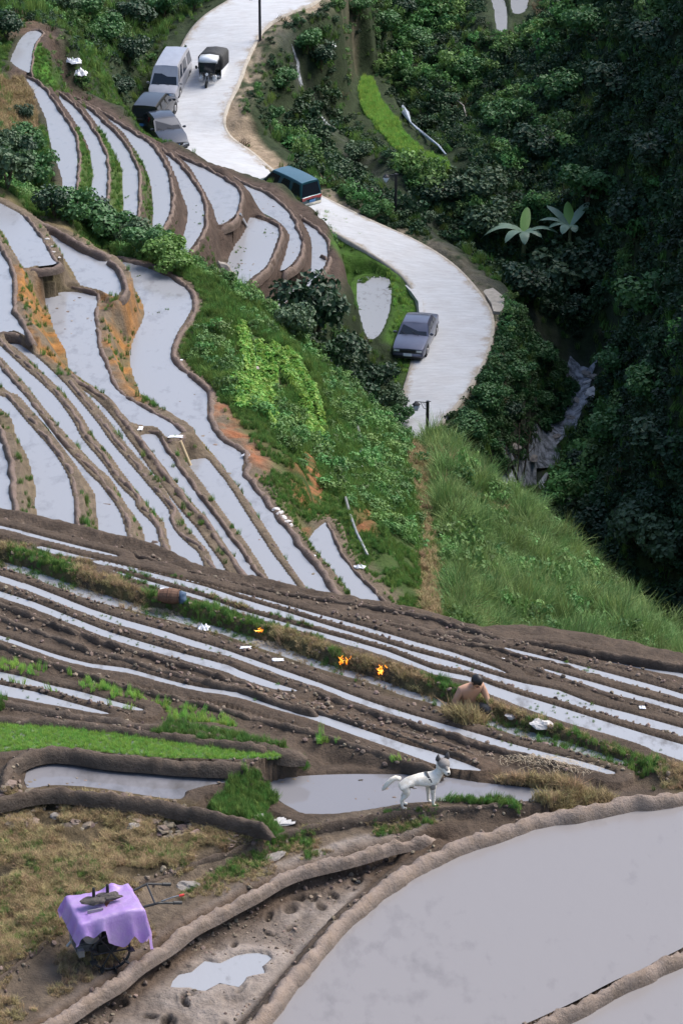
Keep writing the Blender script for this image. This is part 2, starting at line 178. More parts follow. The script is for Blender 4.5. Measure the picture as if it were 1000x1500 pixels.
# free ground by plan distance: u, v, metres ahead
CTLY = [(740,450,146),(730,520,141.5),(760,480,146),(790,520,147),(760,580,142),(800,600,145),(700,570,137.5),(680,620,133.5),(700,650,134),(740,640,139),(640,660,130),(720,690,135.5),
 (850,555,150),(840,600,146),(810,630,143),(770,660,140),(740,700,138),(735,722,136.5),(880,540,150),(900,600,140),(860,640,141),(800,720,134),(850,770,129),(900,720,132),(900,790,127),(850,700,137),(950,700,126),(1000,700,120),(1000,600,122),(1000,500,125),(950,550,130),(1000,800,118),(1000,880,116),(960,860,119),(1090,600,116),(1090,800,112),(1090,900,110),(780,690,138),(870,590,144),
 (900,450,150),(850,430,157),(900,380,152),(850,500,155),(1000,400,133),(1000,300,141),(1000,200,148),(1000,100,155),(1000,0,162),(1090,200,138),(1090,400,126),(1000,-60,168),(900,300,158),(900,200,165),(900,100,172),(900,0,180),(900,-60,186),
 (760,450,156),(690,400,157),(640,340,160),(600,300,161),(540,260,167),(700,380,153),(640,350,156.5),(600,318,158),(540,285,160),(480,255,162),(430,225,164),(390,195,166),(360,165,169),(380,120,172),(400,60,174.5),(440,30,177),
 (490,190,175),(470,150,176),(440,110,176),(430,160,171),(440,60,177.5),(480,20,181),(500,60,184),(550,90,193),(520,120,187),(600,50,197),(620,80,193),(580,110,190),(620,150,184.5),(660,200,176),(700,250,166),(650,275,163.5),(590,240,166),(550,205,171),(520,150,181),(700,330,161),(750,400,158),(800,400,155),(750,300,164),(800,300,161),(800,200,171),(700,150,184),(750,100,186),(700,50,192),(750,60,190),(800,50,186),(550,0,202),(650,0,199),(600,-60,206),(750,-60,198)]

# level ground without water: z, outline
LEV = [(-21.15,[(-60,1200),(0,1190),(60,1180),(125,1178),(200,1188),(270,1200),(330,1212),(370,1222),(340,1234),(290,1252),(230,1280),(130,1332),(65,1370),(-10,1427),(-60,1462)]),
(-21.36,[(690,1199),(640,1201),(575,1208),(500,1220),(440,1233),(400,1246),(350,1263),(300,1281),(250,1306),(180,1346),(75,1406),(0,1466),(-60,1510),(-60,1560),(0,1530),(75,1478),(150,1432),(225,1379),(280,1340),(350,1303),(425,1265),(500,1243),(575,1221),(640,1210)]),
(-21.60,[(640,1240),(575,1259),(500,1283),(425,1305),(350,1343),(280,1379),(225,1419),(150,1473),(75,1523),(20,1570),(300,1570),(345,1500),(370,1468),(410,1420),(448,1375),(480,1343),(510,1315),(550,1283),(585,1260)])]

def carry_on(pts, closed):
    """the near furrows run on past both edges of the picture"""
    out = [tuple(p) for p in pts]; n = len(out)
    for i, p in enumerate(pts):
        if not (p[0] >= 1055 or p[0] <= -55): continue
        if p[0] > 1055 and p[1] > 1500: continue
        nb = [pts[(i + s) % n] for s in ((1, -1) if closed else ((1,) if i == 0 else (-1,)))]
        nb = [q for q in nb if abs(q[0] - p[0]) > 20]
        if not nb: continue
        q = nb[0]; sl = (p[1] - q[1]) / (p[0] - q[0]); sl = max(-.75, min(.5, sl)); du = 300 if p[0] > 0 else -230
        out[i] = (p[0] + du, p[1] + sl * du) + tuple(p[2:])
    return out
PAD = [(n, z, carry_on(pts, True) if z > -22.5 else pts) for n, z, pts in PAD]
DIK = [(z, hw, carry_on(pts, False) if z > -22.5 else pts, look) for z, hw, pts, look in DIK]
GRASSBANK = GRASSBANK[:2] + (carry_on(GRASSBANK[2], False),)
# ------------------------------------------------------------ base relief: thin-plate through the survey, in metres
def P3(u, v, z): return np.array(uvz(u, v, z))
site = []
for n, z, pts in PAD:
    step = max(1, len(pts) // 5)
    site += [P3(u, v, z) for u, v in pts[::step]]
def dz_(p, z, off=0): return P3(p[0], p[1], (p[2] if len(p) > 2 else z) + off)
for z, hw, pts, look in DIK: site += [dz_(p, z, -.1) for p in pts[::5]]
for L_, R_, z in ROAD: site += [P3(*L_, z), P3(*R_, z)]
site += [P3(*c) for c in CTL]
def uvy(u, v, y):
    k = y / (F * cc_ - (v - 750.0) * sc_); return np.array(((u - 500.0) * k, y, (-F * sc_ - (v - 750.0) * cc_) * k))
site += [uvy(*c) for c in CTLY]
for o_ in DIK:      # the ground falls off behind the rim of the far terraces
    if o_[0] == -45.45: site += [P3(u, v, -45.45) + np.array((.8, 2.6, -1.7)) for u, v in o_[2][:11:2]]
for x in (-14, -5, 0, 8, 16): site += [np.array((x, 30., -21.8)), np.array((x, 24., -22.))]
for x, y, z in ((-60,270,-22),(0,270,-26),(60,270,-18),(-45,200,-30),(50,200,-30),(50,150,-30),(45,110,-38),(38,80,-34),(-25,80,-26),(-30,110,-28),(-35,150,-31),(-14,56,-26)):
    site.append(np.array((x, y, z), float))
for u, v in DIK[[i for i, d in enumerate(DIK) if d[0] == -22.05][0]][2][::2]:
    c = P3(u, v, -22.05); k = (u - 0) / 1000
    for dy, dz in ((2.2, -2.0 - .3*k), (5, -3.6 - .6*k), (9, -5.4 - 1.2*k)): site.append(c + np.array((0, dy, dz)))
    if u > 560: site.append(c + np.array((1, 20, -11.8))); site.append(c + np.array((1, 33, -19)))
site += [np.array(p) for p in ((12.5,104.,-53.5),(10.6,112.,-56.2),(9.2,120.,-57.2),(7.3,122.,-57.6))]
S = np.array(site)
# merge near-duplicates
key = np.round(S[:, :2] / .6).astype(int); _, ui = np.unique(key, axis=0, return_index=True); S = S[np.sort(ui)]
sc = 20.0
def phi(r2): return .5 * r2 * np.log(r2 + 1e-9)
X = S[:, :2] / sc; N = len(X)
d2 = ((X[:, None] - X[None]) ** 2).sum(-1)
A = np.zeros((N + 3, N + 3)); A[:N, :N] = phi(d2) + np.eye(N) * 1e-4
A[:N, N] = 1; A[:N, N+1:] = X; A[N, :N] = 1; A[N+1:, :N] = X.T
coef = np.linalg.solve(A, np.r_[S[:, 2], 0, 0, 0])
def base(x, y):
    sh = x.shape; q = np.stack([x.ravel(), y.ravel()], 1) / sc; out = np.empty(len(q))
    for i in range(0, len(q), 20000):
        b = q[i:i+20000]; r2 = ((b[:, None] - X[None]) ** 2).sum(-1)
        out[i:i+20000] = phi(r2) @ coef[:N] + coef[N] + b @ coef[N+1:]
    return out.reshape(sh)
NT, NS = 600, 1750
T0, T1 = -.20, .22; Y0, Y1 = 31.0, 262.0
tt = np.linspace(T0, T1, NT); ss = np.linspace(math.log(Y0), math.log(Y1), NS)
def bil(G, gs, gt, s, t):
    a = np.clip((s - gs[0]) / (gs[1] - gs[0]), 0, len(gs) - 1.001); b = np.clip((t - gt[0]) / (gt[1] - gt[0]), 0, len(gt) - 1.001)
    i = a.astype(int); j = b.astype(int); fa = a - i; fb = b - j
    return (G[i, j] * (1-fa) * (1-fb) + G[i+1, j] * fa * (1-fb) + G[i, j+1] * (1-fa) * fb + G[i+1, j+1] * fa * fb)
cs = np.linspace(ss[0], ss[-1], 240); ct = np.linspace(T0, T1, 90)
CY, CT = np.meshgrid(np.exp(cs), ct, indexing='ij')
CB = base(CT * CY, CY)
GS, GT = np.meshgrid(ss, tt, indexing='ij'); GY = np.exp(GS); GX = GT * GY
B = bil(CB, cs, ct, GS, GT)
# value noise helper (vectorised)
_tab = rng.random((256, 256))
def vn(x, y):
    xi = np.floor(x).astype(int); yi = np.floor(y).astype(int); fx = x - xi; fy = y - yi
    fx = fx*fx*(3-2*fx); fy = fy*fy*(3-2*fy)
    g = lambda a, b: _tab[a & 255, b & 255]
    return (g(xi, yi)*(1-fx)*(1-fy) + g(xi+1, yi)*fx*(1-fy) + g(xi, yi+1)*(1-fx)*fy + g(xi+1, yi+1)*fx*fy) * 2 - 1
def fbm(x, y, o=4):
    s = 0; a = 1.
    for k in range(o): s = s + a * vn(x * 2**k + 17.3*k, y * 2**k + 5.1*k); a *= .5
    return s
NUM = np.zeros_like(B); DEN = np.full_like(B, .02); FLAT = np.zeros_like(B); DMIN = np.full_like(B, 9.)
def block(P, r):
    """index window of the grid around a plan outline"""
    x0, y0 = P[:, 0].min() - r, P[:, 1].min() - r; x1, y1 = P[:, 0].max() + r, P[:, 1].max() + r
    y0 = max(y0, Y0); ta = min(x0 / y0, x0 / y1); tb = max(x1 / y0, x1 / y1)
    i0 = max(0, np.searchsorted(ss, math.log(y0)) - 1); i1 = min(NS, np.searchsorted(ss, math.log(max(y1, Y0 + .1))) + 1)
    j0 = max(0, np.searchsorted(tt, ta) - 1); j1 = min(NT, np.searchsorted(tt, tb) + 1)
    return slice(i0, i1), slice(j0, j1)
def dist_poly(P, x, y, closed):
    """distance to, nearest parameter z of, and inside test for a plan polyline (P has x, y, z)"""
    best = np.full(x.shape, 1e9); zz = np.zeros(x.shape); ins = np.zeros(x.shape, bool)
    n = len(P)
    for k in range(n if closed else n - 1):
        a = P[k]; b = P[(k + 1) % n]; dx, dy = b[0] - a[0], b[1] - a[1]; L = dx*dx + dy*dy + 1e-12
        t = np.clip(((x - a[0]) * dx + (y - a[1]) * dy) / L, 0, 1)
        d = (x - a[0] - t*dx) ** 2 + (y - a[1] - t*dy) ** 2
        m = d < best; best = np.where(m, d, best); zz = np.where(m, a[2] + t * (b[2] - a[2]), zz)
        if closed:
            c = ((a[1] > y) != (b[1] > y)) & (x < dx * (y - a[1]) / (dy + 1e-12) + a[0]); ins ^= c
    return np.sqrt(best), zz, ins
def imprint(P, closed, r0=0.0, rad=2.2, zoff=0.0, strength=1.0, flat=False):
    si, sj = block(P, rad)
    x, y = GX[si, sj], GY[si, sj]
    if x.size == 0: return
    d, z, ins = dist_poly(P, x, y, closed)
    d = np.maximum(d - r0, 0); d[ins] = 0
    wgt = strength * (1 / (d + .035) ** 2) * np.clip(1 - d / rad, 0, 1) ** 2
    if closed: wgt[ins] = 3e4
    NUM[si, sj] += wgt * (z + zoff - B[si, sj]); DEN[si, sj] += wgt
    DMIN[si, sj] = np.minimum(DMIN[si, sj], d)
    if flat: FLAT[si, sj] = np.maximum(FLAT[si, sj], np.clip(1 - d / .3, 0, 1))
def round_off(P, n=3):
    c = [np.array(p) for p in P]; N_ = len(c); out = []
    for i in range(N_):
        a, b, d, e = c[i-1], c[i], c[(i+1) % N_], c[(i+2) % N_]
        for k in range(n):
            t = k / n; out.append(.5 * (2*b + (d-a)*t + (2*a-5*b+4*d-e)*t*t + (3*b-a-3*d+e)*t**3))
    return np.array(out)
PADW = {}; DWAT = np.full_like(B, 9.); ZW = np.zeros_like(B)
for n, z, pts in PAD:
    P = round_off(np.array([uvz(u, v, z) for u, v in pts]), 2 if n not in ('BP',) else 3); PADW[n] = P
    depth = .06 if P[:, 1].min() < 60 else .10
    si, sj = block(P, .7); dd_, _, in_ = dist_poly(P, GX[si, sj], GY[si, sj], True); dd_[in_] = 0; nm_ = dd_ < DWAT[si, sj]; ZW[si, sj] = np.where(nm_, z, ZW[si, sj]); DWAT[si, sj] = np.minimum(DWAT[si, sj], dd_)
    imprint(P, True, 0, 1.8 if P[:, 1].min() < 62 else 2.4, -depth, flat=True)
DIKW = []
for z, pts in LEV: imprint(np.array([uvz(u, v, z) for u, v in pts]), True, 0, .6, 0)
for z, hw, pts, look in DIK + [GRASSBANK + ('bank',)]:
    y_ = uvz(*pts[len(pts) // 2][:2], z)[1]; z0_ = z
    furrow = look == 'clod' and -22.1 < z < -20.88
    if furrow: z -= .105; hw *= .56
    elif 60 < y_ < 118 and look == 'mud': z -= .08; hw *= .82
    P = np.array(smooth([dz_(p, z, z - z0_ if len(p) > 2 else 0) for p in pts], 4)); DIKW.append((P, hw, look))
    near = P[:, 1].min() < 60
    imprint(P, False, hw * .4 if not look == 'bank' else .13, (.45 if furrow else .8) if near else 2.4, -.07 if look != 'bank' else 0, .6 if not near else .5)
Pp = np.array([uvz(u, v, PATCH[0]) for u, v in PATCH[1]]); imprint(Pp, True, 0, 1.5)
# road bed
RL = smooth([uvz(*a, z) for a, b, z in ROAD], 5); RR = smooth([uvz(*b, z) for a, b, z in ROAD], 5)
RP = np.array(list(RL) + list(RR[::-1]))
si, sj = block(RP, 3); x, y = GX[si, sj], GY[si, sj]
RC = (np.array(RL) + np.array(RR)) / 2
dc, zc, _ = dist_poly(RC, x, y, False); de, ze, ins = dist_poly(RP, x, y, True)
d = np.where(ins, 0, de)
wgt = (1 / (d + .05) ** 2) * np.clip(1 - d / 3, 0, 1) ** 2; wgt[ins] = 3e4; wgt[d < .5] = np.maximum(wgt[d < .5], 400)
NUM[si, sj] += wgt * (np.where(ins, zc, ze) - .07 - B[si, sj]); DEN[si, sj] += wgt
FLAT[si, sj] = np.maximum(FLAT[si, sj], np.clip(1 - d / .5, 0, 1)); DMIN[si, sj] = np.minimum(DMIN[si, sj], d)
H = B + NUM / DEN
near = np.clip((GY - 62) / 20, 0, 1)
rough = (1 - FLAT)
H = H + rough * (near * .10 * fbm(GX * 1.1, GY * 1.1, 4) + (1 - near) * .022 * fbm(GX * 5, GY * 5, 3))
H = H + rough * np.clip((GY - 120) / 30, 0, 1) * .25 * fbm(GX * .35, GY * .35, 3)
nearz = GY < 62
lo = np.where(nearz, 0., .03); hi = np.where(nearz, .30, .42)
lip = ZW + np.where(nearz, .012, .04) * np.clip((DWAT - lo) / .05 + .6, 0, 1)
H = np.where((DWAT > lo) & (DWAT < hi), np.maximum(H, lip), H)
H = np.where((DWAT <= lo), np.minimum(H, ZW - .04), H)
fg = (GY < 62) & (DWAT > 0)
H = np.where(fg, H + .028 * np.clip((DWAT + .03 * fbm(GX * 3, GY * 3, 3)) / .07, 0, 1) * (DWAT > 0) * np.clip(1.3 - DWAT / .25, 0, 1), H)
def ground(x, y):
    x = np.asarray(x, float); y = np.asarray(y, float)
    return bil(H, ss, tt, np.log(np.clip(y, Y0, Y1)), x / y)
def hit(u, v, dmin=0):
    """where the line of sight (u, v) of the survey meets the ground: x, y, z below camera"""
    dx = u - 500.0; dy = F * cc_ - (v - 750.0) * sc_; dz = -F * sc_ - (v - 750.0) * cc_
    ys = np.exp(ss); t = dx / dy; zr = ys * dz / dy
    zt = bil(H, ss, tt, ss, np.full(NS, t))
    below = np.nonzero((zr <= zt) & (ys > dmin))[0]
    i = below[0] if len(below) else NS - 1
    if i == 0: i = 1
    a = zr[i-1] - zt[i-1]; b = zr[i] - zt[i]; k = a / (a - b + 1e-9) if a > 0 else 0
    y = ys[i-1] + k * (ys[i] - ys[i-1])
    return np.array((t * y, y, y * dz / dy))
def W(p): return (float(p[0]), float(p[1]), float(p[2]) + CZ)
# ------------------------------------------------------------ materials
def mat(name, col=(.5,.5,.5), rough=.8, metal=0, spec=.5, noise_amt=0, noise_scale=8, col2=None, bump=0, bump_scale=None, attr=None, coords='Object', rnd=0, transl=0, alpha=1, emis=None, emis_s=0, trans=0, coat=0):
    m = bpy.data.materials.new(name); m.use_nodes = True; n = m.node_tree.nodes; l = m.node_tree.links
    b = n['Principled BSDF']; b.inputs['Roughness'].default_value = rough; b.inputs['Metallic'].default_value = metal
    b.inputs['Specular IOR Level'].default_value = spec; b.inputs['Base Color'].default_value = (*col, 1)
    if alpha < 1: b.inputs['Alpha'].default_value = alpha
    if trans: b.inputs['Transmission Weight'].default_value = trans
    if coat: b.inputs['Coat Weight'].default_value = coat; b.inputs['Coat Roughness'].default_value = .08
    if emis: b.inputs['Emission Color'].default_value = (*emis, 1); b.inputs['Emission Strength'].default_value = emis_s
    out = None
    tc = n.new('ShaderNodeTexCoord')
    src = None
    if attr:
        a = n.new('ShaderNodeAttribute'); a.attribute_name = attr; src = a.outputs['Color']
    if col2 or noise_amt:
        no = n.new('ShaderNodeTexNoise'); no.inputs['Scale'].default_value = noise_scale; no.inputs['Detail'].default_value = 6; no.inputs['Roughness'].default_value = .65
        l.new(tc.outputs[coords], no.inputs['Vector'])
        if col2:
            mx = n.new('ShaderNodeMix'); mx.data_type = 'RGBA'; rp = n.new('ShaderNodeValToRGB'); rp.color_ramp.elements[0].position = .38; rp.color_ramp.elements[1].position = .62
            l.new(no.outputs['Fac'], rp.inputs[0]); l.new(rp.outputs[0], mx.inputs[0])
            mx.inputs[6].default_value = (*col, 1); mx.inputs[7].default_value = (*col2, 1)
            if src: l.new(src, mx.inputs[6])
            src = mx.outputs[2]
        if noise_amt:
            mr = n.new('ShaderNodeMapRange'); mr.inputs[1].default_value = .25; mr.inputs[2].default_value = .75; mr.inputs[3].default_value = 1 - noise_amt; mr.inputs[4].default_value = 1 + noise_amt
            l.new(no.outputs['Fac'], mr.inputs[0])
            vm = n.new('ShaderNodeVectorMath'); vm.operation = 'SCALE'
            if src: l.new(src, vm.inputs[0])
            else: vm.inputs[0].default_value = col
            l.new(mr.outputs[0], vm.inputs['Scale']); src = vm.outputs[0]
    if rnd:
        oi = n.new('ShaderNodeObjectInfo'); hs = n.new('ShaderNodeHueSaturation')
        mr = n.new('ShaderNodeMapRange'); mr.inputs[3].default_value = 1 - rnd; mr.inputs[4].default_value = 1 + rnd; l.new(oi.outputs['Random'], mr.inputs[0]); l.new(mr.outputs[0], hs.inputs['Value'])
        m2 = n.new('ShaderNodeMath'); m2.operation = 'MULTIPLY_ADD'; m2.inputs[1].default_value = .06; m2.inputs[2].default_value = .47
        m3 = n.new('ShaderNodeMath'); m3.operation = 'MULTIPLY'; m3.inputs[1].default_value = 7.31; m4 = n.new('ShaderNodeMath'); m4.operation = 'FRACT'
        l.new(oi.outputs['Random'], m3.inputs[0]); l.new(m3.outputs[0], m4.inputs[0]); l.new(m4.outputs[0], m2.inputs[0]); l.new(m2.outputs[0], hs.inputs['Hue'])
        if src: l.new(src, hs.inputs['Color'])
        else: hs.inputs['Color'].default_value = (*col, 1)
        src = hs.outputs[0]
    if src: l.new(src, b.inputs['Base Color'])
    if bump:
        bn = n.new('ShaderNodeTexNoise'); bn.inputs['Scale'].default_value = bump_scale or noise_scale; bn.inputs['Detail'].default_value = 8; bn.inputs['Roughness'].default_value = .7
        l.new(tc.outputs[coords], bn.inputs['Vector'])
        bp = n.new('ShaderNodeBump'); bp.inputs['Strength'].default_value = 1; bp.inputs['Distance'].default_value = bump
        l.new(bn.outputs['Fac'], bp.inputs['Height']); l.new(bp.outputs[0], b.inputs['Normal'])
    if transl:
        tr = n.new('ShaderNodeBsdfTranslucent'); ms = n.new('ShaderNodeMixShader'); ms.inputs[0].default_value = transl
        if src: l.new(src, tr.inputs[0])
        else: tr.inputs[0].default_value = (*col, 1)
        o = n['Material Output']; l.new(b.outputs[0], ms.inputs[1]); l.new(tr.outputs[0], ms.inputs[2]); l.new(ms.outputs[0], o.inputs[0])
    return m
M = {}
M['soil'] = mat('soil', rough=.9, spec=.2, attr='earth', noise_amt=.45, noise_scale=2.2, bump=.10, bump_scale=5)
M['clod'] = mat('dike_clod', (.135,.10,.075), .85, spec=.25, noise_amt=.4, noise_scale=5, col2=(.062,.044,.032), bump=.05, bump_scale=16)
M['mud'] = mat('dike_mud', (.19,.138,.115), .75, spec=.3, noise_amt=.3, noise_scale=3, col2=(.11,.08,.062), bump=.05, bump_scale=10)
M['track'] = mat('dike_track', (.30,.235,.195), .7, spec=.3, noise_amt=.35, noise_scale=5, col2=(.20,.15,.115), bump=.05, bump_scale=18)
M['grassdike'] = mat('dike_grass', (.05,.075,.02), .9, noise_amt=.4, noise_scale=6, col2=(.10,.085,.05), bump=.05, bump_scale=14)
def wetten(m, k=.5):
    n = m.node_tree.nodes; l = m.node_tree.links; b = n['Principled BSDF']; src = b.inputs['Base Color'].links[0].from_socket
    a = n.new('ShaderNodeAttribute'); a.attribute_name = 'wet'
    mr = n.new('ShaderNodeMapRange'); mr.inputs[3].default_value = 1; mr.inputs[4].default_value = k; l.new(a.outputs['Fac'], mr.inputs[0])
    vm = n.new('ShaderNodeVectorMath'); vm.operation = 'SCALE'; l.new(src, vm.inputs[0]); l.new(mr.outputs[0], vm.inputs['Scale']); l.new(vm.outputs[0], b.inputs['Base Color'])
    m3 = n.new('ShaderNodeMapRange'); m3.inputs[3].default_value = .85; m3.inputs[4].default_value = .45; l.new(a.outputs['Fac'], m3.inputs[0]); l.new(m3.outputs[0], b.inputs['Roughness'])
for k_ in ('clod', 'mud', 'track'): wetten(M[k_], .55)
def water_mat(name, base, dark, scale, amt, rough=.1):
    m = bpy.data.materials.new(name); m.use_nodes = True; n = m.node_tree.nodes; l = m.node_tree.links
    b = n['Principled BSDF']; b.inputs['Roughness'].default_value = rough; b.inputs['IOR'].default_value = 1.33; b.inputs['Specular IOR Level'].default_value = .5
    g = n.new('ShaderNodeNewGeometry')
    mp = n.new('ShaderNodeMapping'); mp.inputs['Scale'].default_value = (1.0, .55, 1); l.new(g.outputs['Position'], mp.inputs[0])
    n1 = n.new('ShaderNodeTexNoise'); n1.inputs['Scale'].default_value = scale; n1.inputs['Detail'].default_value = 7; n1.inputs['Roughness'].default_value = .62; l.new(mp.outputs[0], n1.inputs['Vector'])
    n2 = n.new('ShaderNodeTexNoise'); n2.inputs['Scale'].default_value = scale * .13; n2.inputs['Detail'].default_value = 4; l.new(mp.outputs[0], n2.inputs['Vector'])
    ad = n.new('ShaderNodeMath'); ad.operation = 'MULTIPLY_ADD'; ad.inputs[1].default_value = .55; l.new(n2.outputs['Fac'], ad.inputs[0]); l.new(n1.outputs['Fac'], ad.inputs[2])
    r = n.new('ShaderNodeValToRGB'); e = r.color_ramp.elements; e[0].position = .55 - amt; e[0].color = (*dark, 1); e[1].position = .72; e[1].color = (*base, 1)
    l.new(ad.outputs[0], r.inputs[0]); l.new(r.outputs[0], b.inputs['Base Color'])
    rr = n.new('ShaderNodeMapRange'); rr.inputs[1].default_value = .45; rr.inputs[2].default_value = .8; rr.inputs[3].default_value = rough * .5; rr.inputs[4].default_value = rough * 2.2
    l.new(ad.outputs[0], rr.inputs[0]); l.new(rr.outputs[0], b.inputs['Roughness'])
    bn = n.new('ShaderNodeTexNoise'); bn.inputs['Scale'].default_value = scale * 2.3; bn.inputs['Detail'].default_value = 3; l.new(mp.outputs[0], bn.inputs['Vector'])
    bp = n.new('ShaderNodeBump'); bp.inputs['Strength'].default_value = .35; bp.inputs['Distance'].default_value = .01; l.new(bn.outputs['Fac'], bp.inputs['Height']); l.new(bp.outputs[0], b.inputs['Normal'])
    return m
M['water'] = water_mat('silt_water', (.235,.24,.258), (.15,.15,.16), 2.2, .07)
M['waterbig'] = water_mat('silt_water_near', (.195,.182,.18), (.135,.125,.125), 2.2, .09, .10)
M['waterstrip'] = water_mat('silt_water_strip', (.26,.265,.28), (.10,.09,.08), 4, .09)
M['pool'] = water_mat('clear_pool', (.17,.165,.175), (.05,.045,.04), 1.4, .12, .03)
M['concrete'] = mat('road_concrete', (.43,.44,.46), .8, noise_amt=.14, noise_scale=.9, col2=(.35,.35,.36), bump=.01, bump_scale=6)
M['kerb'] = mat('kerb_concrete', (.30,.27,.23), .85, noise_amt=.3, noise_scale=3, bump=.03)
# ------------------------------------------------------------ object helpers
def meta(o, label=None, cat=None, group=None, kind=None):
    if label: o['label'] = label
    if cat: o['category'] = cat
    if group: o['group'] = group
    if kind: o['kind'] = kind
    return o
def new_obj(name, me, material=None, parent=None):
    o = bpy.data.objects.new(name, me); COL.objects.link(o)
    if material is not None and me is not None and len(me.materials) == 0:
        for mm in (material if isinstance(material, (list, tuple)) else [material]): me.materials.append(mm)
    if parent: o.parent = parent
    return o
def fast_mesh(name, V, Fq, smooth_=True):
    V = np.asarray(V, np.float32).reshape(-1, 3); Fq = np.asarray(Fq, np.int32)
    me = bpy.data.meshes.new(name); k = Fq.shape[1]
    me.vertices.add(len(V)); me.vertices.foreach_set('co', V.ravel())
    me.loops.add(Fq.size); me.loops.foreach_set('vertex_index', Fq.ravel())
    me.polygons.add(len(Fq)); me.polygons.foreach_set('loop_start', np.arange(0, Fq.size, k, dtype=np.int32)); me.polygons.foreach_set('loop_total', np.full(len(Fq), k, np.int32))
    me.polygons.foreach_set('use_smooth', np.full(len(Fq), smooth_)); me.update(calc_edges=True); return me
def empty(name, loc, rz=0):
    o = bpy.data.objects.new(name, None); COL.objects.link(o); o.location = loc; o.rotation_euler = (0, 0, rz); o.empty_display_size = .2; return o
# ------------------------------------------------------------ colour of the soil, in plan
def plan(pts, dmin=0): return np.array([hit(u, v, dmin) for u, v in pts])
ER = np.zeros((NS, NT, 3)); 
GRN = np.array((.042,.070,.016)); MUD = np.array((.068,.048,.038)); ORG = np.array((.27,.125,.035)); DRY = np.array((.16,.125,.07)); DARK = np.array((.022,.034,.014)); FORE = np.array((.076,.055,.040)); PALE = np.array((.26,.22,.19)); RED = np.array((.26,.10,.045))
ER[:] = DARK
def lay(mask, c):
    mask = np.clip(mask, 0, 1)[..., None]; ER[:] = ER * (1 - mask) + c * mask
def zone(pts, c, soft=.5, amt=1., brk=0, dmin=0, z=None):
    P = plan(pts, dmin) if z is None else np.array([uvz(u, v, z) for u, v in pts])
    si, sj = block(P, soft + .2); x, y = GX[si, sj], GY[si, sj]
    if x.size == 0: return
    d, _, ins = dist_poly(P, x, y, True); m = np.clip(np.where(ins, d, -d) / soft + .5, 0, 1) * amt
    if brk: m = m * np.clip(.5 + brk * fbm(x * 1.6, y * 1.6, 4), 0, 1)
    m = m[..., None]; ER[si, sj] = ER[si, sj] * (1 - m) + np.array(c) * m
def near_line(P, r, c, amt=1., brk=0):
    si, sj = block(P, r); x, y = GX[si, sj], GY[si, sj]
    if x.size == 0: return
    d, _, _ = dist_poly(P, x, y, False); m = np.clip(1.6 - 1.6 * d / r, 0, 1) * amt
    if brk: m = m * np.clip(.6 + brk * fbm(x * 2, y * 2, 3), 0, 1)
    m = m[..., None]; ER[si, sj] = ER[si, sj] * (1 - m) + np.array(c) * m
lay((GY < 60).astype(float), FORE)
lay(((GY >= 60) & (GY < 128)).astype(float), GRN * .9)
# mid slope, terraces
for k in ('P1','P2','P3','P4','P5'):
    near_line(np.vstack([PADW[k], PADW[k][:1]]), 1.6, (.13,.10,.05))
for k in ('P9','P10','P11','P12','P13','P14','P7','P8'):
    near_line(np.vstack([PADW[k], PADW[k][:1]]), 1.3, (.12,.095,.055))
for P, hw, look in DIKW:
    if look == 'mud': near_line(P, 1.5 if P[:,1].mean() > 118 else .9, MUD if P[:,1].mean() > 118 else (.13,.10,.07), 1.)
zone([(20,395),(40,395),(65,440),(85,480),(100,515),(103,545),(80,530),(45,488),(28,460),(20,430)], ORG, .5, .95, 1.2)
zone([(143,430),(172,436),(186,430),(200,430),(214,460),(196,505),(198,550),(207,590),(180,570),(158,530),(147,490)], ORG, .5, .9, 1.0)
zone([(40,392),(85,388),(112,418),(72,430)], (.055,.045,.02), .4, .9)
for k in ('A1','A2','A3'):
    zone([(112,190),(120,200),(135,230),(135,300),(110,300)], GRN*1.3, .5)
zone([(140,190),(160,205),(182,240),(184,330),(160,330),(158,250)], GRN*1.3, .5)
zone([(175,190),(195,212),(220,250),(227,320),(206,330),(204,250)], GRN*1.2, .5, 1, 1.)
zone([(45,70),(62,70),(80,130),(70,128),(48,110)], (.045,.13,.012), .3)
zone([(72,110),(85,105),(100,130),(80,130)], (.045,.12,.012), .3)
zone([(306,600),(330,590),(355,630),(380,660),(400,700),(380,700),(362,668),(330,640)], RED, .5, .95, 1.0)
zone([(430,650),(460,650),(480,700),(475,760),(450,780),(430,720)], RED, .6, .8, 1.2)
zone([(515,745),(550,745),(555,785),(520,780)], RED, .4, .95, .4)
zone([(595,640),(625,650),(640,760),(650,830),(645,900),(620,900),(612,760),(595,700)], (.15,.10,.05), .6, .85, 1.0)
zone([(408,560),(436,560),(440,640),(410,640)], (.13,.11,.045), .6, .8)
zone([(0,120),(40,120),(52,170),(40,230),(10,240),(-60,230),(-60,120)], (.11,.085,.05), .8, .9, 1.0)
zone([(20,20),(60,15),(75,60),(60,40),(15,60)], (.09,.06,.04), .8, .9)
# road shoulder, left bank of the road
near_line(np.array(RR), 1.6, (.27,.215,.16), .9, .8)
near_line(np.array(RL)[30:], 1.0, (.05,.085,.02), .9)
zone([(365,170),(340,150),(325,175),(340,205),(400,250),(470,290),(455,265),(400,225)], (.26,.20,.14), .5, .9)
zone([(480,360),(500,350),(560,385),(600,420),(610,460),(590,520),(560,500),(575,440),(550,400),(500,380)], (.04,.09,.012), .5, 1)
zone(PATCH[1], (.018,.10,.008), .3, 1, z=PATCH[0])
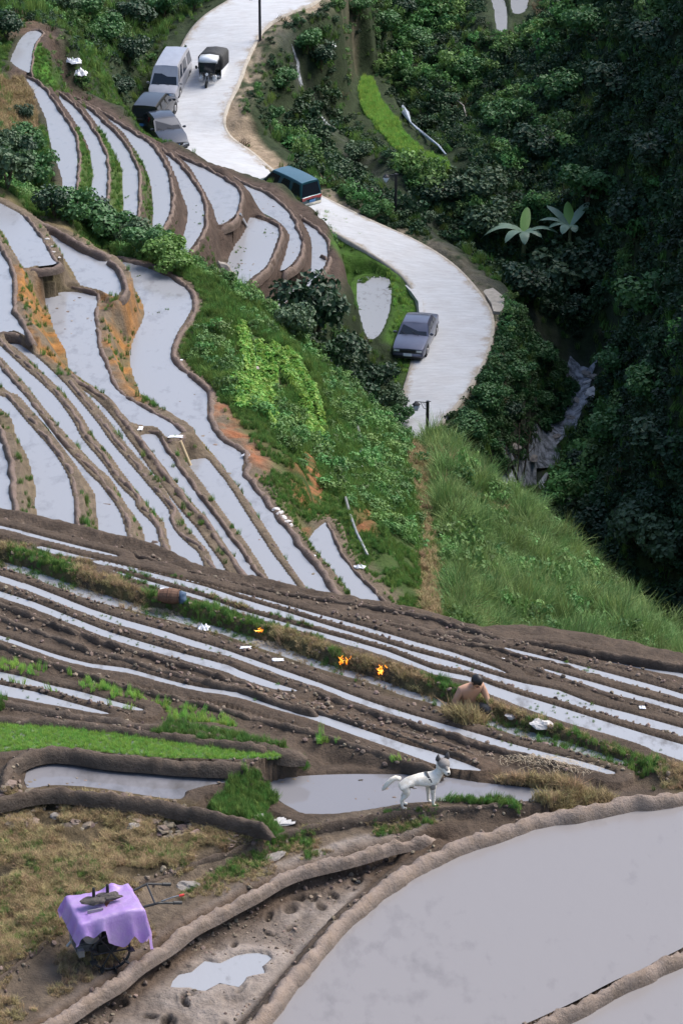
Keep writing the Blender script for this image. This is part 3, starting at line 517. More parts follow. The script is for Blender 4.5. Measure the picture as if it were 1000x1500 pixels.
# pale stream bed
STREAM = [(420,60),(435,90),(440,125),(470,170),(500,215),(540,255),(590,290),(625,325),(660,365),(720,420),(790,490),(840,545),(855,562),(850,590),(835,615),(805,632),(775,655),(748,690),(738,715),(728,750)]
SP = np.array(smooth(plan(STREAM, 100), 4))
near_line(SP, 1.6, (.045,.05,.04), .8, .8)
# foreground
zone([(0,1170),(120,1160),(270,1182),(400,1215),(300,1255),(180,1310),(60,1385),(0,1430),(-90,1490),(-90,1170)], (.085,.062,.033), .2, .95, 0, 0, -21.1)
zone([(700,1190),(560,1195),(400,1230),(200,1310),(0,1440),(-90,1500),(-90,1600),(0,1540),(220,1395),(420,1275),(600,1225)], (.125,.095,.068), .15, .9, 0, 0, -21.4)
zone([(640,1228),(520,1255),(400,1295),(230,1400),(60,1520),(300,1560),(440,1405),(540,1300)], (.25,.21,.18), .12, .95, 0, 0, -21.7)
for P, hw, look in DIKW:
    if P[:,1].mean() < 60 and look == 'bank': near_line(P, .55, (.10,.085,.035), .9, .5)
zone([(850,790),(880,640),(1000,480),(1110,480),(1110,1020),(1000,900),(900,800)], DARK*1.2, 1., 1)
for zz, pts in LEV[1:]:      # cut earth faces under the two curved dikes
    pass
for P, hw, look in DIKW:
    if look == 'track' or (look == 'clod' and abs(P[len(P)//2, 2] + 21.08) < .02): near_line(P, .5, (.085,.058,.040), .95)
# fine furrow relief near the camera
Pm = np.array([uvz(u, v, LEV[2][0]) for u, v in LEV[2][1]])
si, sj = block(Pm, .3); gx, gy = GX[si, sj], GY[si, sj]; d, _, ins = dist_poly(Pm, gx, gy, True)
m = np.clip(np.where(ins, d, 0) / .12, 0, 1) * (1 - FLAT[si, sj])
nz = fbm(gx * 2.2, gy * 2.2, 5); Hs = H[si, sj].copy() + m * .022 * nz; Es = ER[si, sj]
wetm = (m * np.clip(.5 - nz * 1.6, 0, 1) * .6)[..., None]; Es = Es * (1 - wetm) + np.array((.11,.085,.068)) * wetm
b0, b1 = Pm[:, :2].min(0), Pm[:, :2].max(0)
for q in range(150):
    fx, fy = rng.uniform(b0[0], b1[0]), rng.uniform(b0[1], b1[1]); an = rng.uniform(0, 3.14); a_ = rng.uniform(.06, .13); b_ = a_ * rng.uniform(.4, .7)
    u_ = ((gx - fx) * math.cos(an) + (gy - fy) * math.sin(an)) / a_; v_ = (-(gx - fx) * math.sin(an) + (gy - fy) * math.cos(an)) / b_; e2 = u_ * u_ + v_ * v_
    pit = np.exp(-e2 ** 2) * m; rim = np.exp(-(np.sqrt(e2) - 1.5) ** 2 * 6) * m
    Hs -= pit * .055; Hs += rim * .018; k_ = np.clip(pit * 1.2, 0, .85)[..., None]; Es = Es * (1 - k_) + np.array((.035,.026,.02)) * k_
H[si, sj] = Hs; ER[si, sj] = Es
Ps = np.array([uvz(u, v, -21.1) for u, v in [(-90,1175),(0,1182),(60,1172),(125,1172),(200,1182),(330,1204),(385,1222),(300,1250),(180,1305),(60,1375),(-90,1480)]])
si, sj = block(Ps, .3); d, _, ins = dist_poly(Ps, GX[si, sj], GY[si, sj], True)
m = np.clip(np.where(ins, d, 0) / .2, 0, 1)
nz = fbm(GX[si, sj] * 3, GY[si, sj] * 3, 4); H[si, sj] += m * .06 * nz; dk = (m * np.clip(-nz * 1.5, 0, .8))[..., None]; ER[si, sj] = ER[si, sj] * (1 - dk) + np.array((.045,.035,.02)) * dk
# ---- ground sheet
V = np.stack([GX, GY, H + CZ], -1).reshape(-1, 3)
idx = np.arange(NS * NT).reshape(NS, NT)
Q = np.stack([idx[:-1, :-1], idx[:-1, 1:], idx[1:, 1:], idx[1:, :-1]], -1).reshape(-1, 4)
gm = fast_mesh('ground', V, Q)
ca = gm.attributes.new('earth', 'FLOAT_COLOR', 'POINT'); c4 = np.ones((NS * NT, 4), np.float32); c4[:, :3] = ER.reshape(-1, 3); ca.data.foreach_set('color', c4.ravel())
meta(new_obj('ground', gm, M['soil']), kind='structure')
# ---- far terrain ring out to the horizon (hills that close the valley)
rr = np.array([1.0, 1.15, 1.5, 2.2, 3.5, 6, 10]); 
def ring_height(x, y):
    return base(np.clip(x, -45, 45), np.clip(y, 32, 260))
ang = np.linspace(0, 2 * math.pi, 97)[:-1]
ringV = []; cx, cy = 0, 146
# outline of the surveyed fan
fan = [(T0 * np.exp(s), np.exp(s)) for s in np.linspace(ss[0], ss[-1], 40)] + [(t * Y1, Y1) for t in np.linspace(T0, T1, 16)[1:]] + [(T1 * np.exp(s), np.exp(s)) for s in np.linspace(ss[-1], ss[0], 40)[1:]] + [(t * Y0, Y0) for t in np.linspace(T1, T0, 8)[1:-1]]
fan = np.array(fan); fz = ground(fan[:, 0] * .999, fan[:, 1])
lev = [(fan[:, 0], fan[:, 1], fz)]
cen = np.array([(0, y) for y in np.clip(fan[:, 1], 40, 250)])
dirn = fan - cen; dirn[fan[:, 1] >= Y1 - .1] = (0, 1); dirn[fan[:, 1] <= Y0 + .1] = (0, -1)
dirn /= np.linalg.norm(dirn, axis=1)[:, None]
for dist_, up in ((4, 1.0), (12, 4), (30, 13), (70, 34), (150, 60), (400, 80), (1400, 90)):
    q = fan + dirn * dist_
    side = np.where(fan[:, 1] < 60, .05, 1.0) * np.where((fan[:, 0] > 0), 1.25, .9)
    z = fz + up * side + dist_ * .02 * vn(q[:, 0] * .05, q[:, 1] * .05)
    lev.append((q[:, 0], q[:, 1], z))
RV = np.concatenate([np.stack(a, 1) for a in lev]); RV[:, 2] += CZ
n0 = len(fan); FQ = [(r * n0 + i, r * n0 + (i + 1) % n0, (r + 1) * n0 + (i + 1) % n0, (r + 1) * n0 + i) for r in range(len(lev) - 1) for i in range(n0)]
M['hill'] = mat('hill_scrub', (.035,.05,.018), .95, noise_amt=.5, noise_scale=.15, col2=(.022,.032,.014), bump=.4, bump_scale=.6)
meta(new_obj('hills', fast_mesh('hills', RV, FQ), M['hill']), kind='structure')
# ---- water sheets
def sheet(name, P, z, material, grow=0):
    bm = bmesh.new(); vs = [bm.verts.new((p[0], p[1], z + CZ)) for p in P]
    f = bm.faces.new(vs); 
    if f.normal.z < 0: f.normal_flip()
    bmesh.ops.triangulate(bm, faces=[f]); me = bpy.data.meshes.new(name); bm.to_mesh(me); bm.free()
    return new_obj(name, me, material)
def grow(P, r):
    c = P[:, :2]; n = len(c); area = .5 * sum(c[i][0]*c[(i+1)%n][1] - c[(i+1)%n][0]*c[i][1] for i in range(n)); sg = 1 if area > 0 else -1
    out = []
    for i in range(n):
        a = c[i] - c[i-1]; b = c[(i+1) % n] - c[i]; a = a / (np.linalg.norm(a)+1e-9); b = b / (np.linalg.norm(b)+1e-9)
        nn = np.array((a[1] + b[1], -a[0] - b[0])) * sg; nn /= (np.linalg.norm(nn) + 1e-9); out.append(c[i] + nn * r)
    return np.array(out)
for n, z, pts in PAD:
    P = PADW[n]; m = 'water'
    if n in ('BP', 'BP2'): m = 'waterbig'
    elif n[0] == 'W' or n in ('puddle', 'field'): m = 'waterstrip'
    elif n in ('pool1', 'pool2', 'rice'): m = 'pool'
    g = 0.0 if P[:, 1].min() < 60 else .05
    meta(sheet('paddy_water' if n not in ('pool1','pool2','puddle') else 'pool_water', grow(P, g), z, M[m]), kind='structure')
# stream
def ribbon(name, P, wd, lift, material, uvj=0):
    Vv = []; 
    for i, p in enumerate(P):
        a = P[max(i-1, 0)]; b = P[min(i+1, len(P)-1)]; t = (b - a)[:2]; t /= np.linalg.norm(t) + 1e-9; nn = np.array((-t[1], t[0])); ww = wd * (1 + .35 * math.sin(i * 1.7) + uvj * random.uniform(-.3, .3))
        if p[1] > 152: ww *= .26
        for s in (-1, -.33, .33, 1): Vv.append((p[0] + nn[0]*s*ww, p[1] + nn[1]*s*ww, float(ground(p[0] + nn[0]*s*ww*.8, p[1] + nn[1]*s*ww*.8)) + CZ + .06 + .02 * math.sin(i*2.1 + s*3)))
    Fv = [(i*4+k, i*4+k+1, (i+1)*4+k+1, (i+1)*4+k) for i in range(len(P)-1) for k in range(3)]
    return new_obj(name, fast_mesh(name, Vv, Fv), material)
SPg = SP.copy(); SPg[:, 2] = np.minimum.accumulate(ground(SP[:, 0], SP[:, 1])) + .05
M['stream'] = mat('stream_water', (.42,.44,.48), .2, col2=(.09,.10,.11), noise_scale=2.4, coords='Object', bump=.08, bump_scale=5)
for part in (SPg[2:15], SPg[43:]): meta(ribbon('stream', part, .95, .18, M['stream'], 1), kind='structure')
# road
Vr = []; nR = len(RL)
for i in range(nR):
    a, b = np.array(RL[i]), np.array(RR[i]); j = .10 * vn(np.array([i * .9]), np.array([3.1]))[0]
    for s in (-.0, .25, .5, .75, 1.0):
        p = a + (b - a) * s; Vr.append((p[0], p[1], p[2] + CZ + .05 + .05 * math.sin(s * math.pi)))
Fr = [(i*5+k, i*5+k+1, (i+1)*5+k+1, (i+1)*5+k) for i in range(nR-1) for k in range(4)]
rm = fast_mesh('road', Vr, Fr); at = rm.attributes.new('dirt', 'FLOAT', 'POINT'); at.data.foreach_set('value', np.tile(np.array((1, .12, 0, .12, 1), np.float32), nR))
meta(new_obj('road', rm, M['concrete']), kind='structure')
def dirty_road(m):
    n = m.node_tree.nodes; l = m.node_tree.links; b = n['Principled BSDF']; src = b.inputs['Base Color'].links[0].from_socket
    g = n.new('ShaderNodeNewGeometry'); a = n.new('ShaderNodeAttribute'); a.attribute_name = 'dirt'
    no = n.new('ShaderNodeTexNoise'); no.inputs['Scale'].default_value = .9; no.inputs['Detail'].default_value = 8; no.inputs['Roughness'].default_value = .75; l.new(g.outputs['Position'], no.inputs['Vector'])
    ma = n.new('ShaderNodeMath'); ma.operation = 'MULTIPLY_ADD'; ma.inputs[1].default_value = .42; l.new(a.outputs['Fac'], ma.inputs[0]); l.new(no.outputs['Fac'], ma.inputs[2])
    r = n.new('ShaderNodeValToRGB'); r.color_ramp.elements[0].position = .80; r.color_ramp.elements[1].position = 1.0; l.new(ma.outputs[0], r.inputs[0])
    mx = n.new('ShaderNodeMix'); mx.data_type = 'RGBA'; l.new(r.outputs[0], mx.inputs[0]); l.new(src, mx.inputs[6]); mx.inputs[7].default_value = (.25,.21,.165,1)
    # trowel marks across the slab and hairline cracks
    mp = n.new('ShaderNodeMapping'); mp.inputs['Scale'].default_value = (.5, 3.2, 1); l.new(g.outputs['Position'], mp.inputs[0]); n2 = n.new('ShaderNodeTexNoise'); n2.inputs['Scale'].default_value = 2.2; n2.inputs['Detail'].default_value = 7; n2.inputs['Roughness'].default_value = .7; l.new(mp.outputs[0], n2.inputs['Vector'])
    vo = n.new('ShaderNodeTexVoronoi'); vo.feature = 'DISTANCE_TO_EDGE'; vo.inputs['Scale'].default_value = .22; l.new(g.outputs['Position'], vo.inputs['Vector'])
    ck = n.new('ShaderNodeMapRange'); ck.inputs[1].default_value = 0; ck.inputs[2].default_value = .012; ck.inputs[3].default_value = 1.0; ck.inputs[4].default_value = 1; l.new(vo.outputs['Distance'], ck.inputs[0])
    mr = n.new('ShaderNodeMapRange'); mr.inputs[1].default_value = .3; mr.inputs[2].default_value = .7; mr.inputs[3].default_value = .84; mr.inputs[4].default_value = 1.14; l.new(n2.outputs['Fac'], mr.inputs[0])
    mu = n.new('ShaderNodeMath'); mu.operation = 'MULTIPLY'; l.new(mr.outputs[0], mu.inputs[0]); l.new(ck.outputs[0], mu.inputs[1])
    vm = n.new('ShaderNodeVectorMath'); vm.operation = 'SCALE'; l.new(mx.outputs[2], vm.inputs[0]); l.new(mu.outputs[0], vm.inputs['Scale']); l.new(vm.outputs[0], b.inputs['Base Color'])
dirty_road(M['concrete'])
# kerb edge of the slab (thickness)
for nm, E_, sg in (('road_edge', RL, -1), ('road_edge', RR, 1)):
    Vv = []
    for i, p in enumerate(E_):
        a = E_[max(i-1, 0)]; b = E_[min(i+1, nR-1)]; t = (b - a)[:2]; t /= np.linalg.norm(t); nn = np.array((t[1], -t[0])) * (sg if True else 1)
        other = np.array((RR if sg < 0 else RL)[i]); 
        if np.dot(nn, (np.array(p) - other)[:2]) < 0: nn = -nn
        for (o, h) in ((-.01, .056), (.14, .05), (.2, -.25)): Vv.append((p[0] + nn[0]*o, p[1] + nn[1]*o, p[2] + CZ + h))
    Fv = [(i*3+k, i*3+k+1, (i+1)*3+k+1, (i+1)*3+k) for i in range(nR-1) for k in range(2)]
    meta(new_obj(nm, fast_mesh(nm, Vv, Fv), M['kerb']), kind='structure')
# ---- dikes: swept, lumpy
def dike(P, hw, look, name='earth_dike'):
    near = P[:, 1].mean() < 60
    step = .07 if near else .16
    seg = np.r_[0, np.cumsum(np.linalg.norm(np.diff(P, axis=0), axis=1))]; n = max(4, int(seg[-1] / step)); q = np.linspace(0, seg[-1], n)
    C = np.stack([np.interp(q, seg, P[:, k]) for k in range(3)], 1)
    T = np.gradient(C[:, :2], axis=0); T /= np.linalg.norm(T, axis=1)[:, None] + 1e-9; Nn = np.stack([T[:, 1], -T[:, 0]], 1)
    kk = 9; a = np.linspace(-1, 1, kk); hh = .20 if near else (.26 if P[:, 1].mean() < 118 else .42)
    if look in ('track', 'pale'): hh = .16 if look == 'track' else .27
    prof = (1 - np.abs(a) ** 2.2)
    V = []
    taper = np.minimum(1, np.minimum(q, seg[-1] - q) / .25 + .25)
    wv = hw * 1.12 * (1 + .16 * vn(C[:, 0] * 1.3 + 3, C[:, 1] * 1.3)) 
    wv = wv * (.45 + .55 * taper); wob = .05 * hw / .16 * vn(C[:, 0] * 1.7, C[:, 1] * 1.7 + 9)
    for k in range(kk):
        x = C[:, 0] + Nn[:, 0] * (a[k] * wv + wob); y = C[:, 1] + Nn[:, 1] * (a[k] * wv + wob)
        fr = 7. if near else 3.5; am = {'clod': .034, 'track': .03, 'pale': .04, 'mud': .034, 'grass': .03, 'bank': .03}[look] * (1 if near else 1.6)
        lump = am * fbm(x * fr, y * fr, 4) + am * .5 * vn(x * fr * 3.3, y * fr * 3.3)
        if look == 'track':
            lump = lump + .012 * np.sign(np.sin(q * 2 * math.pi / .16 + 1.5 * abs(a[k]))) * (1 if abs(a[k]) < .8 else 0) + .03 * vn(x * 9, y * 9)
        z = C[:, 2] - hh * (1 - prof[k]) * 1.0 * taper - hh * (1 - taper) + lump * (1 if abs(a[k]) < .95 else 0)
        V.append(np.stack([x, y, z + CZ], 1))
    V = np.stack(V, 1).reshape(-1, 3); ii = np.arange(n * kk).reshape(n, kk)
    Q = np.stack([ii[:-1, :-1], ii[:-1, 1:], ii[1:, 1:], ii[1:, :-1]], -1).reshape(-1, 4)
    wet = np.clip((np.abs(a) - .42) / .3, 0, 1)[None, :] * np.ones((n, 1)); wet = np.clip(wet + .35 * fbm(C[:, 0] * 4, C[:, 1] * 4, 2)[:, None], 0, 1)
    mm = {'clod': 'clod', 'track': 'track', 'pale': 'track', 'mud': 'mud', 'grass': 'grassdike', 'bank': 'clod'}[look]
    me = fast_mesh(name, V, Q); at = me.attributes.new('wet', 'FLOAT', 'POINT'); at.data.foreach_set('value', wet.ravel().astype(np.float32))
    return meta(new_obj(name, me, M[mm]), kind='structure')
for P, hw, look in DIKW:
    if look != 'bank': dike(P, hw, look)
# ------------------------------------------------------------ vegetation
def blades(n, h, w, spread, lean, seed, name, segs=2):
    r = np.random.default_rng(seed); V = []; Fc = []
    for i in range(n):
        a = r.random() * 6.283; rad = spread * math.sqrt(r.random()); x, y = rad * math.cos(a), rad * math.sin(a)
        b = r.random() * 6.283; hh = h * r.uniform(.55, 1.1); ln = lean * r.uniform(.3, 1.2) * hh; ww = w * r.uniform(.7, 1.3)
        px, py = -math.sin(b) * ww, math.cos(b) * ww; k = len(V)
        for s in range(segs):
            t = s / segs; wd = 1 - t * .6
            cx = x + math.cos(b) * ln * t * t; cy = y + math.sin(b) * ln * t * t; z = hh * (t - .15 * lean * t * t)
            V += [(cx - px*wd, cy - py*wd, z), (cx + px*wd, cy + py*wd, z)]
        V.append((x + math.cos(b) * ln, y + math.sin(b) * ln, hh * (1 - .25 * lean)))
        for s in range(segs - 1): Fc.append((k+2*s, k+2*s+1, k+2*s+3, k+2*s+2))
        e = k + 2 * (segs - 1); Fc.append((e, e+1, k + 2*segs))
    me = bpy.data.meshes.new(name); me.from_pydata(V, [], Fc); return me
def leafball(n, rad, leaf, seed, name, flat=.75, hollow=.55, lobes=5, up=.35):
    """leaf-sized faces spread over several uneven lobes"""
    r = np.random.default_rng(seed); V = []; Fc = []
    cen = [(0, 0, rad * .45, rad * .75)]
    for i in range(lobes):
        a = i / lobes * 6.283 + r.random(); q = rad * r.uniform(.35, .75); cen.append((q * math.cos(a), q * math.sin(a), rad * r.uniform(.25, .85), rad * r.uniform(.32, .55)))
    for i in range(n):
        c = cen[int(r.integers(len(cen)))]
        d = r.normal(size=3); d /= np.linalg.norm(d); q = c[3] * (hollow + (1 - hollow) * r.random() ** .6)
        p = np.array(c[:3]) + d * q * np.array((1, 1, flat)); 
        if p[2] < 0: p[2] = abs(p[2]) * .3
        nn = d + r.normal(size=3) * .55 + np.array((0, 0, up)); nn /= np.linalg.norm(nn)
        t = np.cross(nn, r.normal(size=3)); t /= np.linalg.norm(t); b = np.cross(nn, t)
        L = leaf * r.uniform(.6, 1.3); w_ = L * r.uniform(.32, .5); k = len(V)
        V += [tuple(p - t*L*.5), tuple(p + b*w_ + nn * L * .06), tuple(p + t*L*.55 - nn*L*.12), tuple(p - b*w_ + nn * L * .06)]
        Fc.append((k, k+1, k+2, k+3))
    me = bpy.data.meshes.new(name); me.from_pydata(V, [], Fc); return me
M['tallgrass'] = mat('tall_grass', (.14,.25,.070), .75, spec=.25, rnd=.38, transl=.3, noise_amt=.25, noise_scale=1.3, col2=(.16,.22,.085))
M['shortgrass'] = mat('short_grass', (.11,.20,.048), .8, spec=.2, rnd=.4, transl=.3)
M['brightgrass'] = mat('bright_grass', (.25,.42,.09), .8, spec=.2, rnd=.25, transl=.35)
M['straw'] = mat('straw', (.30,.23,.12), .85, spec=.2, rnd=.35, transl=.2)
M['herb'] = mat('herb_leaves', (.10,.205,.055), .6, spec=.35, rnd=.45, transl=.25)
M['lettuce'] = mat('lettuce_leaves', (.20,.36,.07), .6, spec=.3, rnd=.25, transl=.35)
M['scrub'] = mat('scrub_leaves', (.026,.062,.025), .6, spec=.3, rnd=.5, transl=.18)
M['scrubpale'] = mat('pale_scrub_leaves', (.060,.095,.050), .6, spec=.3, rnd=.4, transl=.2)
M['scrubgreen'] = mat('green_scrub_leaves', (.040,.100,.030), .6, spec=.3, rnd=.4, transl=.25)
M['dryscrub'] = mat('dry_scrub', (.10,.075,.045), .85, spec=.2, rnd=.4, transl=.1)
M['bark'] = mat('bark', (.10,.075,.05), .9, noise_amt=.4, noise_scale=12)
LIB = {}
def lib(key, me, material):
    me.materials.append(M[material]); o = bpy.data.objects.new(key, me); LIB.setdefault(key, []).append(o)
for k in range(3):
    lib('tall', blades(54, 1.0, .016, .30, .8, 10+k, 'tall_tuft', 3), 'tallgrass')
    lib('short', blades(34, 1.0, .035, .5, .5, 20+k, 'short_tuft'), 'shortgrass')
    lib('bright', blades(26, 1.0, .03, .35, .35, 30+k, 'bright_tuft'), 'brightgrass')
    lib('straw', blades(34, 1.0, .028, .5, .8, 40+k, 'straw_tuft'), 'straw')
    lib('herb', leafball(210, 1.0, .21, 50+k, 'herb_clump', .6, .4, 6, .8), 'herb')
    lib('lettuce', leafball(34, 1.0, .7, 60+k, 'lettuce_head', .45, .2, 3, 1.2), 'lettuce')
    lib('scrub', leafball(170, 1.0, .26, 70+k, 'scrub_clump', .8, .5, 5, .5), 'scrub')
    lib('scrubg', leafball(150, 1.0, .28, 80+k, 'scrub_clump_green', .8, .5, 5, .5), 'scrubgreen')
    lib('dry', blades(40, 1.0, .02, .6, 1.0, 90+k, 'dry_tuft'), 'dryscrub')
def scatter(name, key, pts, label=None, cat=None):
    """pts: rows x, y, z, scale, rot z, tilt x, tilt y, height factor"""
    pts = np.asarray(pts, np.float32)
    if not len(pts): return
    me = bpy.data.meshes.new(name); me.vertices.add(len(pts)); me.vertices.foreach_set('co', pts[:, :3].ravel())
    a = me.attributes.new('turn', 'FLOAT_VECTOR', 'POINT'); a.data.foreach_set('vector', np.ascontiguousarray(pts[:, [5, 6, 4]]).ravel())
    a = me.attributes.new('size', 'FLOAT_VECTOR', 'POINT'); a.data.foreach_set('vector', np.ascontiguousarray(np.stack([pts[:, 3], pts[:, 3], pts[:, 3] * pts[:, 7]], 1)).ravel())
    src = bpy.data.collections.new(key + '_source')
    for o in LIB[key]: src.objects.link(o)
    g = bpy.data.node_groups.new(name, 'GeometryNodeTree'); g.interface.new_socket('Geometry', in_out='INPUT', socket_type='NodeSocketGeometry'); g.interface.new_socket('Geometry', in_out='OUTPUT', socket_type='NodeSocketGeometry')
    n = g.nodes; l = g.links; gi = n.new('NodeGroupInput'); go = n.new('NodeGroupOutput')
    ci = n.new('GeometryNodeCollectionInfo'); ci.inputs['Collection'].default_value = src; ci.inputs['Separate Children'].default_value = True; ci.inputs['Reset Children'].default_value = True
    ip = n.new('GeometryNodeInstanceOnPoints'); ip.inputs['Pick Instance'].default_value = True
    ri = n.new('FunctionNodeRandomValue'); ri.data_type = 'INT'; ri.inputs[4].default_value = 0; ri.inputs[5].default_value = len(LIB[key]) - 1
    na = n.new('GeometryNodeInputNamedAttribute'); na.data_type = 'FLOAT_VECTOR'; na.inputs[0].default_value = 'turn'
    nb = n.new('GeometryNodeInputNamedAttribute'); nb.data_type = 'FLOAT_VECTOR'; nb.inputs[0].default_value = 'size'
    er = n.new('FunctionNodeEulerToRotation')
    l.new(gi.outputs[0], ip.inputs['Points']); l.new(ci.outputs[0], ip.inputs['Instance']); l.new(ri.outputs[2], ip.inputs['Instance Index'])
    l.new(na.outputs[0], er.inputs[0]); l.new(er.outputs[0], ip.inputs['Rotation']); l.new(nb.outputs[0], ip.inputs['Scale']); l.new(ip.outputs[0], go.inputs[0])
    o = new_obj(name, me); md = o.modifiers.new('scatter', 'NODES'); md.node_group = g
    return meta(o, label, cat, kind='stuff')
ZN = {}
def zmask(key, pts, dmin=0, z=None, soft=0.):
    P = plan(pts, dmin) if z is None else np.array([uvz(u, v, z) for u, v in pts]); ZN[key] = P; return P
def inside(P, x, y):
    ins = np.zeros(x.shape, bool); n = len(P)
    for k in range(n):
        a = P[k]; b = P[(k+1) % n]; c = ((a[1] > y) != (b[1] > y)) & (x < (b[0]-a[0]) * (y - a[1]) / (b[1] - a[1] + 1e-12) + a[0]); ins ^= c
    return ins
def sample(n, yr=(Y0, Y1), tr=None):
    if tr is None or tr == (-.165, .165): n = int(n * 1.27); tr = (T0, T1)
    s = rng.uniform(math.log(yr[0]), math.log(yr[1]), n); t = rng.uniform(*tr, n); y = np.exp(s); x = t * y
    return x, y, bil(H, ss, tt, s, t), bil(DMIN, ss, tt, s, t)
def rows(x, y, z, scale, sd=.3, tilt=.15, hf=1.0, hsd=.2, sink=0.0):
    n = len(x); sc_ = np.asarray(scale) * np.exp(np.clip(rng.normal(0, sd, n), -2*sd, 1.4*sd))
    return np.stack([x, y, z + CZ - sink, sc_, rng.uniform(0, 6.283, n), rng.normal(0, tilt, n), rng.normal(0, tilt, n), hf * np.exp(rng.normal(0, hsd, n))], 1)
# slope index: everything right of the outer dike of the long paddy is open hillside
big = DIKW[11][0] if False else None
outer = [P for (P, hw, look), d in zip(DIKW, DIK + [None]) if d and d[0] == -34.1][0]
def right_of_outer(x, y):
    o = outer[np.argsort(outer[:, 1])]; return x > np.interp(y, o[:, 1], o[:, 0]) + .1
gardenA = zmask('ga', [(345,485),(378,500),(398,520),(402,545),(402,640),(350,600),(338,560),(350,520)])
gardenB = zmask('gb', [(398,508),(425,515),(455,560),(470,600),(478,655),(450,640),(440,590),(415,545)])
pathZ = zmask('path', [(597,640),(622,650),(635,760),(648,830),(645,900),(622,900),(614,760),(597,700)])
red1 = zmask('r1', [(306,600),(330,590),(355,630),(380,660),(400,700),(380,700),(362,668),(330,640)])
red2 = zmask('r2', [(515,745),(550,745),(555,785),(520,780)])
red3 = zmask('r3', [(440,660),(456,660),(472,700),(472,745),(455,740)])
# tall grass on the steep slope right of the trodden strip
x, y, z, d = sample(74000, (80, 135), (-.02, .22)); 
edge = plan([(600,640),(640,760),(655,850),(650,905)])
e = edge[np.argsort(edge[:, 1])]; tallm = (x > np.interp(y, e[:, 1], e[:, 0]) + .2)
ridge = plan([(650,655),(750,745),(850,815),(950,910)]); 
valley_line = SP[np.argsort(SP[:, 1])]
def left_bank(x, y): return x < np.interp(y, valley_line[:, 1], valley_line[:, 0])
okk = tallm & (d > .3) & (y < 128) & (z > -52) & (x < .25 * y) & (fbm(x*.6, y*.6, 2) > -.9)
lowr = (x > 10) & (y > 118)
okk &= ~lowr
scatter('tall_grass', 'tall', rows(x[okk], y[okk], z[okk], .58 + .22 * fbm(x[okk]*.7, y[okk]*.7, 3), .3, .32, 1.2, .3), 'tall feathery green grass covering the steep slope', 'grass')
k = okk & (fbm(x * .5 + 3, y * .5, 3) > .1) & (rng.random(len(x)) < .12)
scatter('tall_weeds', 'herb', rows(x[k], y[k], z[k] + .25, .42, .35, .2, 1.2), 'leafy weeds mixed into the steep grassy slope', 'weeds')
k = okk & (fbm(x * .4 + 30, y * .4, 3) > .3) & (rng.random(len(x)) < .25)
scatter('slope_seed_heads', 'straw', rows(x[k], y[k], z[k] + .1, .5, .18, .15, 1.2, .1), 'pale seeding grass stalks on the steep slope', 'grass')
# mixed grass and herbs on the hillside between the terraces and the trodden strip
x, y, z, d = sample(90000, (72, 132), (-.12, .06))
hm = right_of_outer(x, y) & ~tallm.any() if False else right_of_outer(x, y) & (d > .12)
bare = inside(red1, x, y) | inside(red2, x, y) | inside(red3, x, y)
gard = inside(gardenA, x, y) | inside(gardenB, x, y); pt = inside(pathZ, x, y)
xe = np.interp(y, e[:, 1], e[:, 0])
hm &= ~gard & ~(bare & (rng.random(len(x)) < .97)) & ~(pt & (rng.random(len(x)) < .93)) & (x < xe + 1.5) & (z > -50)
nz = fbm(x * .9 + 5, y * .9, 3)
nearpad = (y < 88) & (x < 3.2)
k = hm & (nz > -.55)
scatter('slope_grass', 'short', rows(x[k], y[k], z[k], np.where(nearpad[k], .12, .22) * np.clip(.4 + d[k], .4, 1), .3, .2, 1.25), 'short green grass on the hillside right of the paddies', 'grass')
k = hm & (nz < .0) & ~nearpad & (d > .5) & (rng.random(len(x)) < .12)
scatter('slope_herbs', 'herb', rows(x[k], y[k], z[k], .30, .35, .2, 1.0), 'leafy herbs growing on the hillside right of the paddies', 'herbs')
k = pt & (rng.random(len(x)) < .35)
scatter('path_straw', 'straw', rows(x[k], y[k], z[k], .22, .3, .2, .8), 'dry yellowed grass on the trodden strip down the slope', 'dry grass')
# grass on terrace banks and along paddy edges
x, y, z, d = sample(150000, (60, 165), (-.165, .02))
i_ = np.clip(((np.log(y) - ss[0]) / (ss[1] - ss[0])).astype(int), 0, NS-1); j_ = np.clip(((x / y - T0) / (tt[1] - tt[0])).astype(int), 0, NT-1)
gr = ER[i_, j_, 1] - ER[i_, j_, 0]
k = (d > .10) & (gr > .008) & ~right_of_outer(x, y) & (y > 60)
scatter('bank_grass', 'short', rows(x[k], y[k], z[k], .16, .3, .2, 1.1), 'short grass on the banks between the flooded terraces', 'grass')
k = (d > .08) & (y > 60) & (y < 118) & (gr <= .008) & ~right_of_outer(x, y) & (rng.random(len(x)) < .12) & (fbm(x, y, 3) > 0)
scatter('bank_tufts', 'short', rows(x[k], y[k], z[k], .13, .3, .2, 1.3), 'scattered grass tufts on the earth banks', 'grass')
# vegetables
x, y, z, d = sample(200000, (85, 120), (-.05, .01))
for nm, P, lab in (('vegetables', gardenA, 'light green leaf vegetables in the left bed beside the paddy dike'), ('vegetables', gardenB, 'light green leaf vegetables in the right bed with planted rows')):
    k = inside(P, x, y); xs, ys, zs = x[k], y[k], z[k]
    if nm: 
        rowp = np.sin((xs * .97 + ys * .22) * 2 * math.pi / .55); kk = rowp > (-.7 if P is gardenA else .1); xs, ys, zs = xs[kk], ys[kk], zs[kk]
    sel = rng.random(len(xs)) < .9
    scatter(nm, 'lettuce', rows(xs[sel], ys[sel], zs[sel], .135, .25, .15, 1.0), lab, 'vegetables')
